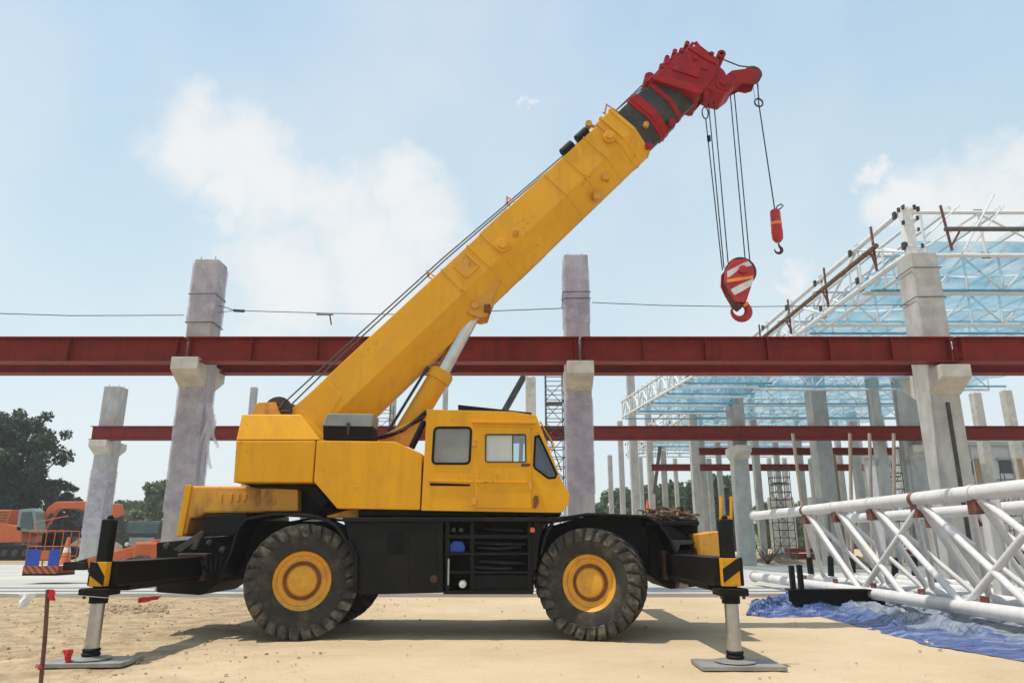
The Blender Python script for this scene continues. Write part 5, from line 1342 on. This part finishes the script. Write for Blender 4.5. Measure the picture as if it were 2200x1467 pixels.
# ------------------------------------------------------------------ things behind the crane
# scaffold towers
def scaffold(px0, px1, Y, ztop, label):
    x0 = P(px0, 900, Y).x; x1 = P(px1, 900, Y).x; w = x1 - x0; t = thing('scaffold_tower', label, 'scaffold', ((x0 + x1) / 2, Y, 0), 'scaffold towers')
    d = 1.2; r = .028; fp = None
    for (x, y) in ((x0, Y), (x1, Y), (x0, Y + d), (x1, Y + d)): MB().tube([(x, y, 0), (x, y, ztop)], r, 6).build('post', 'grey_steel', t)
    z = .5; k = 0; f1 = f2 = None
    while z < ztop:
        for yy in (Y, Y + d): MB().tube([(x0, yy, z), (x1, yy, z)], r * .8, 5).build('ledger', 'grey_steel', t)
        for xx in (x0, x1): MB().tube([(xx, Y, z), (xx, Y + d, z)], r * .8, 5).build('transom', 'grey_steel', t)
        if k % 2 == 0 and z + 1 < ztop: MB().tube([(x0, Y, z), (x1, Y, z + 1.0)], r * .7, 5).build('brace', 'grey_steel', t); MB().tube([(x0, Y + d, z + 1), (x1, Y + d, z)], r * .7, 5).build('brace', 'grey_steel', t)
        z += .5; k += 1
    MB().box((x0 + .05, Y + .1, ztop * .82), (x1 - .05, Y + d - .1, ztop * .82 + .05)).build('platform', 'grey_steel', t)


scaffold(1174, 1212, 38, 10.2, 'grey scaffold tower between the crane cab and the lilac column')
scaffold(800, 838, 44, 9.5, 'grey scaffold tower seen between boom and lift cylinder')
scaffold(1652, 1684, 50, 6.2, 'low grey scaffold tower right of the column behind the front jack')
scaffold(1893, 1922, 47, 6.4, 'low grey scaffold tower left of the corbelled column')
scaffold(2128, 2160, 52, 6.0, 'low grey scaffold tower in front of the grey shed')
a_ = P(1060, 925, 37); b_ = P(1126, 808, 37)
o = MB().bar(a_ + (a_ - b_) * 1.0, b_, .42, .30).build('leaning_strut', 'grey_steel', origin=(a_.x, 37, a_.z - 2), bevel=.03); tag(o, 'dark leaning steel strut rising behind the cab roof', 'strut')
o = MB().bar(P(1418, 958, 60), P(1405, 1060, 60), .25, .25).build('leaning_mast', 'dark_pipe', origin=P(1405, 1060, 60)); tag(o, 'dark leaning mast end near the roof end column', 'mast')

# safety cone thing and small red stacks
q = G(1393, 1185)
cb = P(1392, 1105, 46)
o = MB().lathe([(.62, 0), (.62, .08), (.40, .1), (.10, 1.8), (.003, 1.82)], (cb.x, 46, cb.z - .45), 'z', 16).build('tripod_cover', 'orange_mark', origin=(cb.x, 46, cb.z - .4), smooth=True)
bpy.data.objects.remove(o)
o = thing('warning_post', 'pointed orange warning post seen above the front fender', 'post', (cb.x, 46, 0))
MB().lathe([(.5, 0), (.5, .05), (.35, 1.2), (.24, 2.2), (.06, 3.7), (.003, 3.72)], (cb.x, 46, 0), 'z', 14).build('cone', 'lamp_orange', o, smooth=True)
MB().lathe([(.30, 1.75), (.315, 1.75), (.275, 2.05), (.26, 2.05)], (cb.x, 46, 0), 'z', 14).build('pale_band', 'flag_white', o, smooth=True)
for i, (px, py, w, lab) in enumerate(((1720, 1168, 58, 'stack of red steel pieces on the ground left of the truss posts'), (1790, 1165, 60, 'stack of red steel pieces behind the truss, second from left'), (1990, 1190, 70, 'stack of red steel pieces under the truss near the roof column'), (2170, 1165, 60, 'stack of red steel pieces at the right edge behind the truss'))):
    Y = 56 - 4 * i; q = P(px, py, Y); q.z = 0; ww = w / F_PX * Y; o = thing('steel_stack', lab, 'stack', q, 'red steel stacks')
    for r_ in range(2):
        for k in range(4):
            x = q.x - ww / 2 + ww * (k + .5) / 4
            MB().box((x - ww * .11, Y - .6, .12 + .36 * r_), (x + ww * .11, Y + .6, .42 + .36 * r_)).build('piece', 'girder_red' if (k + r_) % 3 else 'gusset_red', o, bevel=.02)
    MB().box((q.x - ww / 2, Y - .4, 0), (q.x + ww / 2, Y - .25, .115)).build('bearer', 'timber', o)
# yellow-ochre formwork pieces on the far columns
for i, (px, py, Y, lab) in enumerate(((1757 + 34, 990, 43, 'narrow ochre timber board leaning on the thick column under the net'), (2100, 1000, 42, 'ochre timber board beside the yellowish column by the shed'), (2192, 1000, 42, 'ochre timber board at the right photo edge by the shed'))):
    q = P(px, py, Y); o = MB().box((q.x - .14, Y - .05, 0), (q.x + .14, Y + .05, q.z + .4)).build('timber_board', 'timber', origin=(q.x, Y, 0), bevel=.01); tag(o, lab, 'board', 'ochre timber boards')

# earth heaps
for i, (px, py, wpx, h, Y, lab) in enumerate(((1665, 1185, 130, .55, 46, 'low reddish earth heap beyond the slab, left of the truss'), (1840, 1205, 40, .6, 36, 'small ochre earth heap behind the white truss'), (200, 1190, 260, 1.5, 62, 'brown earth bank behind the orange machines'), (2090, 1185, 200, .7, 50, 'low brown earth heap behind the roof column'), (1330, 1185, 300, .9, 66, 'long low earth heap behind the front wheel'), (640, 1180, 500, 1.0, 70, 'long low earth heap behind the rear wheel'))):
    q = P(px, py, Y); rx = wpx / F_PX * Y / 2; ry = 2.2; n = 30; mr_ = 8; vs = [(q.x, Y, h)]; fs = []
    for j in range(1, mr_ + 1):
        for k in range(n):
            t_ = 2 * math.pi * k / n; rr = j / mr_; z = h * (math.cos(rr * math.pi) * .5 + .5) + h * .35 * noise.noise(Vector((k * .6, j * .7, i * 5))) * (1 - rr)
            vs.append((q.x + rx * rr * math.cos(t_), Y + ry * rr * math.sin(t_), z - (.05 if j == mr_ else 0)))
    fs = [(0, 1 + k, 1 + (k + 1) % n) for k in range(n)] + [(1 + j * n + k, 1 + (j + 1) * n + k, 1 + (j + 1) * n + (k + 1) % n, 1 + j * n + (k + 1) % n) for j in range(mr_ - 1) for k in range(n)]
    o = MB().add(vs, fs).build('earth_heap', 'earth_bank', smooth=True, origin=(q.x, Y, 0)); tag(o, lab, 'heap', 'earth heaps')

# grey shed at the right
q0 = P(1990, 1040, 85); q1 = P(2420, 1040, 85)
o = thing('warehouse', 'pale grey warehouse with dark openings at the right edge', 'building', (q0.x, 85, 0))
ztop_ = P(2100, 958, 85).z
MB().box((q0.x, 85, 0), (q1.x, 100, ztop_)).build('wall', 'shed_grey', o)
MB().box((q0.x - .4, 84.4, ztop_), (q1.x, 100.4, ztop_ + .5)).build('roof', 'lid_grey', o)
for (x0, x1, y0, y1) in ((1995, 2014, 1010, 1040), (2068, 2130, 990, 1018), (2150, 2200, 988, 1016), (2230, 2300, 988, 1016)):
    a = P(x0, y1, 84.9); b = P(x1, y0, 84.9); f_ = MB().box((a.x, 84.85, a.z), (b.x, 85.1, b.z)).build('opening_shade', 'shed_shade', o)  # shade inside the openings is put into the colour of solid black panels
    MB().box((a.x - .2, 84.75, b.z), (b.x + .2, 85.05, b.z + .25)).build('lintel', 'lid_grey', f_)
for k in range(10):
    x = q0.x + (q1.x - q0.x) * (k + .5) / 10; MB().box((x - .12, 84.8, 0), (x + .12, 84.99, ztop_ - .05)).build('pilaster', 'shed_grey', o)

# ------------------------------------------------------------------ left: excavator, boom lift, clutter
def excavator():
    Y = 54.0; g0 = P(70, 1195, Y); S = lambda x, y: P(x, y, Y); t = thing('excavator', 'orange crawler excavator with its arm folded, behind the lift basket', 'excavator', (S(60, 1190).x, Y, 0))
    z0 = 0.0
    def pr(name, mat, pts, y0, y1, par=t, bev=.05): return MB().prism(XZ(pts, Y), Y + y0, Y + y1).build(name, mat, par, bevel=bev)
    for y0 in (-1.6, 1.0):
        x0, x1 = S(-45, 1180).x, S(130, 1180).x; r_ = .5
        pts = [(x0 + r_ * math.cos(a), .5 + r_ * math.sin(a)) for a in [R(90 + 20 * k) for k in range(10)]] + [(x1 + r_ * math.cos(a), .5 + r_ * math.sin(a)) for a in [R(-90 + 20 * k) for k in range(10)]]
        tk = MB().prism(pts, Y + y0, Y + y0 + .65).build('track', 'black_under', t, bevel=.03)
        for k in range(9):
            x = x0 + (x1 - x0) * k / 8; MB().lathe([(.003, -.05), (.22, -.05), (.24, 0)], (x, Y + y0, .5), 'y', 14).build('track_roller', 'grey_steel', tk, smooth=True)
    pr('body', 'orange_paint', [(-60, 1128), (45, 1126), (72, 1132), (72, 1165), (-60, 1167)], -1.3, 1.3)
    pr('counterweight', 'orange_paint', [(-70, 1122), (-30, 1122), (-30, 1168), (-70, 1160)], -1.35, 1.35)
    h = pr('engine_cover', 'orange_paint', [(2, 1127), (22, 1096), (50, 1096), (40, 1126)], -1.25, .3)
    for k in range(4): pr('louvre', 'rust_ring', [(12 + 3 * k, 1121 - 6 * k), (38 + 2 * k, 1121 - 6 * k), (38 + 2 * k, 1118 - 6 * k), (13 + 3 * k, 1118 - 6 * k)], -1.28, -1.2, h, 0)
    cabn = pr('cab', 'lid_grey', [(60, 1140), (66, 1096), (95, 1093), (100, 1100), (104, 1145)], -1.3, -.2, t, .04)
    pr('cab_glass', 'teal_glass', [(68, 1134), (72, 1102), (93, 1100), (98, 1138)], -1.33, -1.25, cabn, 0)
    pr('boom', 'orange_paint', [(64, 1150), (84, 1150), (118, 1098), (130, 1092), (186, 1094), (188, 1076), (120, 1077), (104, 1088)], .0, .5)
    pr('arm', 'orange_paint', [(170, 1078), (258, 1082), (262, 1104), (244, 1112), (234, 1098), (172, 1096)], .05, .45)
    pr('arm_cylinder', 'grey_steel', [(80, 1146), (86, 1148), (118, 1104), (112, 1101)], -.15, -.02, t, .01)
    pr('bucket', 'black_under', [(148, 1120), (160, 1118), (168, 1130), (162, 1152), (146, 1150)], -.4, .9)


excavator()


def boom_lift():
    f_ = G(95, 1258); Y = f_.y; S = lambda x, y: P(x, y, Y)
    t = thing('boom_lift', 'orange boom lift with a blue and orange basket, beyond the left jack', 'lift', (S(95, 1240).x, Y, 0))
    x0, x1 = S(56, 1200).x, S(128, 1200).x; zf = S(95, 1236).z; zt_ = S(95, 1140).z; d = .85; r = .014
    bk = MB().box((x0 - .03, Y - .03, zf), (x1 + .03, Y + d + .03, zf + .06)).build('basket_floor', 'black_under', t, bevel=.01)
    MB().box((x0 - .02, Y - .045, zf + .062), (x1 + .02, Y - .02, zf + .28)).build('toe_board', 'hazard_small', bk, bevel=.005)
    MB().box((x0 - .02, Y + d, zf + .06), (x1 + .02, Y + d + .025, zf + .26)).build('toe_board', 'orange_paint', bk)
    for zz in (zf + .55, zf + .85, zt_):
        for yy in (Y, Y + d): MB().tube([(x0, yy, zz), (x1, yy, zz)], r, 8).build('rail', 'orange_paint', bk)
        for xx in (x0, x1): MB().tube([(xx, Y, zz), (xx, Y + d, zz)], r, 8).build('rail', 'orange_paint', bk)
    for i in range(5):
        for yy in (Y, Y + d): x = x0 + (x1 - x0) * i / 4; MB().tube([(x, yy, zf), (x, yy, zt_)], r, 8).build('upright', 'orange_paint', bk)
    zz0 = zf + .28; zz1 = S(95, 1184).z; wx = x1 - x0
    MB().box((x0 + .02, Y - .04, zz0), (x0 + wx * .43, Y - .025, zz1 + .06)).build('side_panel', 'blue_panel', bk); MB().box((x0 + wx * .69, Y - .04, zz0), (x1 + .0, Y - .025, zz1 + .06)).build('side_panel', 'blue_panel', bk)
    MB().box((x0 + wx * .44, Y - .04, zz0 + .18), (x0 + wx * .70, Y - .02, zz1 + .02)).build('control_box', 'orange_paint', bk, bevel=.01)
    MB().box((x0 + wx * .30, Y + .1, zz1 + .15), (x0 + wx * .78, Y + .4, zz1 + .55)).build('control_panel', 'black_under', bk, bevel=.03)
    MB().tube([(x0 + .1, Y, zt_), (x0 + .02, Y + .1, zt_ + .25), (x1, Y + .1, zt_ + .45)], r, 8).build('upper_rail', 'orange_paint', bk)
    q1 = S(150, 1216); q2 = S(200, 1202); q3 = S(330, 1168)
    MB().box((x1, Y + .2, q1.z - .12), (q1.x + .35, Y + .65, q1.z + .12)).build('rotator', 'black_under', t, bevel=.04)
    MB().bar(Vector((q1.x, Y + .42, q1.z)), Vector((q2.x, Y + .42, q2.z)), .28, .26, (0, 0, 1)).build('jib_arm', 'black_under', t, bevel=.03)
    MB().bar(Vector((q2.x - .3, Y + .42, q2.z - .12)), Vector((q3.x, Y + .42, q3.z)), .30, .30).build('main_arm', 'orange_paint', t, bevel=.03)
    MB().bar(Vector((q2.x - .25, Y + .3, q2.z - .32)), Vector((q3.x - .2, Y + .3, q3.z - .45)), .12, .12).build('arm_cylinder', 'grey_steel', t)
    bx0 = q3.x - .45; bs = MB().box((bx0, Y - .3, .45), (bx0 + 2.6, Y + 1.4, q3.z + .05)).build('chassis', 'orange_paint', t, bevel=.06)
    for xx in (bx0 + .3, bx0 + 2.1):
        for yy in (Y - .45, Y + 1.35): MB().lathe([(.003, 0), (.30, 0), (.42, .05), (.45, .15), (.42, .27), (.30, .3), (.003, .3)], (xx, yy, .46), 'y', 24).build('wheel', 'tyre_rubber', t, smooth=True)


boom_lift()
# dark parked truck seen behind
Y = 48; q = P(305, 1160, Y)
t = thing('parked_truck', 'dark parked truck front seen between the left jack and wrapped column', 'truck', (q.x, Y, 0))
MB().box((q.x - 1.2, Y, .55), (q.x + 1.2, Y + 5, 1.25)).build('chassis', 'black_under', t, bevel=.05)
cb_ = MB().box((q.x - 1.15, Y - .02, 1.25), (q.x + 1.15, Y + 1.8, 2.55)).build('cab', 'grey_steel', t, bevel=.15)
MB().box((q.x - 1.0, Y - .04, 1.75), (q.x + 1.0, Y + .1, 2.4)).build('windscreen', 'teal_glass', cb_, bevel=.02)
MB().box((q.x - .8, Y - .05, 1.0), (q.x + .8, Y + .05, 1.5)).build('grille', 'lid_grey', cb_, bevel=.02)
for s_ in (-1, 1):
    MB().lathe([(.003, -.06), (.12, -.05), (.14, .05)], (q.x + s_ * .92, Y - .03, 1.1), 'y', 16).build('headlight', 'white_paint', cb_, smooth=True)
    MB().lathe([(.003, 0), (.48, 0), (.5, .05), (.5, .25), (.003, .3)], (q.x + s_ * 1.05 - .15, Y + .9, .5), 'x', 20).build('wheel', 'tyre_rubber', t, smooth=True)
MB().box((q.x - 1.25, Y + 2, 1.25), (q.x + 1.25, Y + 5.2, 2.5)).build('cargo_bed', 'black_under', t, bevel=.04)
# orange-white barrier cone by the excavator
q = P(145, 1175, 44)
t = thing('traffic_cone', 'red and white traffic cone left of the wrapped far column', 'cone', (q.x, 44, 0))
MB().lathe([(.42, 0), (.42, .05), (.30, .06), (.08, 1.5), (.003, 1.52)], (q.x, 44, 0), 'z', 18).build('cone_body', 'lamp_orange', t, smooth=True)
MB().lathe([(.205, .66), (.215, .66), (.155, 1.0), (.145, 1.0)], (q.x, 44, 0), 'z', 18).build('white_band', 'flag_white', t, smooth=True)

# stake with flags, string
b_ = G(88, 1480); tp = P(103, 1266, b_.y)
st = thing('marker_stake', 'rusty iron marker stake with a red flag at the bottom left corner', 'stake', (b_.x, b_.y, 0))
MB().tube([Vector((b_.x, b_.y, -.1)), (b_ + tp) / 2 + Vector((.004, 0, 0)), tp], .019, 8).build('rod', 'steel_brown', st, smooth=True)


def flag(anchor, pts, mat, parent=None, name='flag', n=12):
    a, b, c, d = [Vector(p) for p in pts]; vs = []
    for i in range(n + 1):
        for j in range(n + 1):
            u = i / n; v = j / n; q = (a.lerp(b, u)).lerp(d.lerp(c, u), v); vs.append(q + Vector((.006 * math.sin(v * 9), .025 * math.sin(u * 7 + v * 3), .004 * math.sin(u * 11))))
    m = MB().add(vs, [(i * (n + 1) + j, (i + 1) * (n + 1) + j, (i + 1) * (n + 1) + j + 1, i * (n + 1) + j + 1) for i in range(n) for j in range(n)])
    o = m.build(name, mat, parent, smooth=True, origin=None if parent else anchor)
    s_ = o.modifiers.new('thick', 'SOLIDIFY'); s_.thickness = .002; return o


yk = b_.y - .02
flag(None, [P(99, 1266, yk), P(114, 1265, yk), P(117, 1294, yk), P(104, 1284, yk)], 'flag_red', st)
MB().lathe([(.022, -.02), (.026, 0), (.022, .02)], P(88, 1432, b_.y), 'z', 10).build('tie', 'flag_red', st)
ys_ = b_.y
sl = [P(-60, 1272, ys_ + .4), P(50, 1275, ys_ + .2), tp + Vector((0, 0, -.03)), P(290, 1288, ys_ + 2.2), P(345, 1282, ys_ + 3.2)]
o = MB().tube(sl, .004, 5).build('marker_string', 'flag_white', origin=sl[0]); tag(o, 'thin string tied across the top of the marker stake', 'string')
o = flag(P(52, 1275, ys_), [P(40, 1276, ys_ + .2), P(75, 1274, ys_ + .2), P(57, 1302, ys_ + .18), P(37, 1308, ys_ + .18)], 'flag_white'); tag(o, 'small white cloth flag on the string left of the stake', 'flag', 'flags on the string')
o = flag(P(300, 1288, ys_ + 2.2), [P(296, 1284, ys_ + 2.2), P(345, 1279, ys_ + 2.4), P(338, 1287, ys_ + 2.4), P(294, 1296, ys_ + 2.2)], 'flag_red'); tag(o, 'pale red ribbon on the string under the left outrigger beam', 'flag', 'flags on the string')
g = G(143, 1425, .03); o = flag(g, [P(133, 1396, g.y), P(155, 1393, g.y), P(150, 1425, g.y - .02), P(140, 1428, g.y - .02)], 'flag_red'); tag(o, 'small red cloth flag in front of the left ground plate', 'flag', 'flags on the string')

# loose stones and clods
vs = []; fs = []
rng = random.Random(3)


def clod(x, y, s_):
    o_ = len(vs); k = 6
    for (dz, rr) in ((-.2, 1.0), (.35, .85)):
        for i in range(k): t_ = 2 * math.pi * i / k + rng.random() * .5; q = rr * rng.uniform(.7, 1.2); vs.append((x + s_ * q * math.cos(t_), y + s_ * q * math.sin(t_), s_ * dz * rng.uniform(.7, 1.2)))
    vs.append((x, y, s_ * .65))
    for i in range(k): j = (i + 1) % k; fs.append((o_ + i, o_ + j, o_ + k + j, o_ + k + i)); fs.append((o_ + k + i, o_ + k + j, o_ + 2 * k))


for i in range(2800):
    if rng.random() < .86: x = rng.uniform(-11, -2.2); y = rng.uniform(7.5, 18)
    else: x = rng.uniform(-3, 9); y = rng.uniform(7.5, 18.3)
    clod(x, y, .005 + .022 * rng.random() ** 5)
for i in range(260):  # the low ridge of spoil left of the crane
    q = G(rng.uniform(215, 360), rng.gauss(1308, 5)); clod(q.x, q.y, .012 + .05 * rng.random() ** 2)
o = MB().add(vs, fs).build('loose_stones', 'clod'); tag(o, 'loose stones and dry clods scattered over the sand', 'stones', kind='stuff')

# ------------------------------------------------------------------ trees
def leaf_mesh(name, blobs, n, size, mat, seed, squash=.8):
    r = np.random.default_rng(seed); wts = np.array([b[3] ** 2 for b in blobs]); wts = wts / wts.sum()
    idx = r.choice(len(blobs), n, p=wts); C = np.array([b[:3] for b in blobs])[idx]; Rr = np.array([b[3] for b in blobs])[idx]
    d = r.normal(size=(n, 3)); d /= np.linalg.norm(d, axis=1)[:, None]; rad = Rr * (r.random(n) ** .42) * (.85 + .3 * r.random(n)); p = C + d * rad[:, None] * np.array([1, 1, squash])
    a = r.normal(size=(n, 3)); a /= np.linalg.norm(a, axis=1)[:, None]; b = np.cross(a, r.normal(size=(n, 3))); b /= np.linalg.norm(b, axis=1)[:, None]
    s = size * (.5 + r.random(n))[:, None]
    V = np.stack([p - a * s, p + b * s * .55, p + a * s, p - b * s * .55], 1).reshape(-1, 3)
    me = bpy.data.meshes.new(name); me.vertices.add(4 * n); me.vertices.foreach_set('co', V.ravel().astype(np.float32)); me.loops.add(4 * n); me.loops.foreach_set('vertex_index', np.arange(4 * n, dtype=np.int32))
    me.polygons.add(n); me.polygons.foreach_set('loop_start', np.arange(0, 4 * n, 4, dtype=np.int32)); me.update(); me.validate(); me.materials.append(M[mat])
    return me


def tree_proto(h, spread, nblob, nleaf, size, mat, seed, low=.3, bs=1.0):
    """crown and trunk meshes for a tree of height h, local to its base"""
    rg = random.Random(seed); blobs = []; limbs = []
    for i in range(nblob):
        z = h * (low + (1 - low) * (i + .5) / nblob * .96) ; k = math.sin(math.pi * min(1, .22 + .78 * (1 - (z / h - low) / (1 - low)))) if True else 1
        a = rg.uniform(0, 2 * math.pi); rr = spread * rg.uniform(.15, .85) * max(.25, k); br = spread * rg.uniform(.20, .42) * bs
        blobs.append((rr * math.cos(a), rr * math.sin(a), min(z, h - br * .7), br)); limbs.append(blobs[-1])
    crown = leaf_mesh('crown', blobs, nleaf, size, mat, seed)
    m = MB(); m.tube([(0, 0, -.2), (.05 * h * .2, 0, h * .25), (-.02 * h, .02 * h, h * .55), (0, 0, h * .85)], [h * .03, h * .024, h * .016, h * .005], 8)
    for (x, y, z, r_) in limbs[::2]: m.tube([(0, 0, z * .55), (x * .5, y * .5, z * .8), (x, y, z)], [h * .011, h * .007, h * .003], 5)
    return crown, m


def plant(name, proto, loc, label, group, sc=1.0, rot=0):
    crown, m = proto
    t = thing(name, label, 'tree', loc, group); t.rotation_euler.z = rot; t.scale = (sc, sc, sc)
    if not hasattr(m, 'mesh'):
        ORIGIN['__t'] = Vector((0, 0, 0)); k = m.build('trunk', 'bark', None, smooth=True); k.parent = t; m.mesh = k.data
    else:
        k = bpy.data.objects.new('trunk', m.mesh); COL.objects.link(k); k.parent = t
    c = bpy.data.objects.new('crown', crown); COL.objects.link(c); c.parent = t
    return t


big = tree_proto(12.6, 4.6, 95, 24000, .17, 'leaf_dark', 11, .14, .62)
small = tree_proto(6.6, 2.4, 40, 7000, .15, 'leaf_dark', 12, .12, .62)
midA = tree_proto(10, 4.2, 26, 7000, .34, 'leaf_mid', 21, .08)
midB = tree_proto(9, 3.6, 24, 6000, .34, 'leaf_light', 22, .05)
midC = tree_proto(8, 4.4, 24, 6000, .34, 'leaf_far', 23, .06)
q = P(30, 1100, 66); q.z = 0; plant('broadleaf_tree', big, q, 'tall dark broadleaf tree at the left edge behind the excavator', 'trees behind the site')
q = P(-75, 1100, 64); q.z = 0; plant('broadleaf_tree', big, q, 'dark tree cut off by the left photo edge', 'trees behind the site', .92, 2.1)
q = P(112, 1100, 65); q.z = 0; plant('broadleaf_tree', small, q, 'lower dark tree with ragged tips right of the big tree', 'trees behind the site', .95, 1)
q = P(155, 1100, 68); q.z = 0; plant('broadleaf_tree', small, q, 'small spindly tree just left of the far wrapped column', 'trees behind the site', .78, 2)
rows = [(-20, 1050, 100, midC, 'dark tree low behind the excavator engine cover'), (200, 1085, 105, midC, 'dim tree behind the far wrapped column'), (265, 1075, 110, midA, 'soft green tree between far column and wrapped column'), (300, 1078, 112, midB, 'hazy light tree beside the wrapped left column'), (340, 1033, 92, midB, 'tall yellow-green tree touching the wrapped left column'), (385, 1060, 100, midA, 'green tree half hidden by the wrapped column'),
        (450, 1060, 105, midA, 'green tree above the yellow engine hood'), (690, 1075, 100, midB, 'green tree glimpsed under the crane side cover'), (1285, 1080, 120, midB, 'light green tree right beside the lilac column'), (1335, 1050, 110, midA, 'green tree behind the thin far columns, left end'), (1375, 1045, 115, midC, 'dark green tree behind the orange warning post'), (1425, 1045, 112, midA, 'green tree left of the slim roof column'), (1465, 1035, 105, midC, 'dark green tree above the tangled slings'), (1520, 1040, 108, midA, 'green tree just left of the front jack'), (1555, 1025, 100, midC, 'dark green tree behind the front jack top'),
        (1645, 1078, 130, midB, 'light green tree right of the column behind the jack'), (1690, 1072, 128, midB, 'light green tree behind the leftmost prop'), (1740, 1075, 135, midA, 'green tree behind the thick column under the net'), (1800, 1082, 130, midB, 'light green tree behind the truss gussets'), (1870, 1090, 130, midA, 'green tree low behind the rightmost props'), (1940, 1090, 135, midC, 'dark green tree low beside the roof column')]
for i, (px, tpy, Y, pr_, lab) in enumerate(rows):
    base_h = {id(midA): 10, id(midB): 9, id(midC): 8}[id(pr_)]
    h = P(px, tpy, Y).z; q = P(px, 1100, Y); q.z = 0
    plant('broadleaf_tree', pr_, q, lab, 'trees behind the site', h / base_h, i * 1.3)
# dry bush on the far sand
tw = MB(); q = G(1650, 1212); rg = random.Random(5)
for k in range(26): a = rg.uniform(0, 6.28); l_ = rg.uniform(.5, 1.5); tw.tube([q, q + Vector((.4 * l_ * math.cos(a), .4 * l_ * math.sin(a), .5 * l_)), q + Vector((.8 * l_ * math.cos(a + .4), .8 * l_ * math.sin(a), .95 * l_))], [.03, .02, .006], 5)
o = tw.build('dry_bush', 'bark', origin=q); tag(o, 'leafless dry bush on the sand beyond the slab', 'bush')
# scrub along the far edge of the site
r_ = np.random.default_rng(4); bl = []
for k in range(150):
    x = r_.uniform(-95, 110); bl.append((x, 118 + 10 * r_.random(), .5 + .8 * r_.random(), 1.0 + 1.0 * r_.random()))
me = leaf_mesh('scrub', bl, 24000, .35, 'leaf_mid', 9); o = bpy.data.objects.new('scrub', me); COL.objects.link(o); tag(o, 'low green scrub along the far edge of the site', 'scrub', kind='stuff')

# ------------------------------------------------------------------ the hazy air over the site
hm = bpy.data.materials.new('haze_air'); hm.use_nodes = True
for n_ in list(hm.node_tree.nodes): hm.node_tree.nodes.remove(n_)
ho = hm.node_tree.nodes.new('ShaderNodeOutputMaterial'); pv = hm.node_tree.nodes.new('ShaderNodeVolumePrincipled')
pv.inputs['Color'].default_value = (.93, .95, .97, 1); pv.inputs['Density'].default_value = .0009; pv.inputs['Anisotropy'].default_value = .2
hm.node_tree.links.new(pv.outputs[0], ho.inputs['Volume']); MATS['haze_air'] = hm
hz_ = MB().box((-705, -65, -1.3), (705, 905, 17)).build('haze', 'haze_air'); tag(hz_, 'thin pale haze hanging over the whole site', 'haze', kind='stuff')
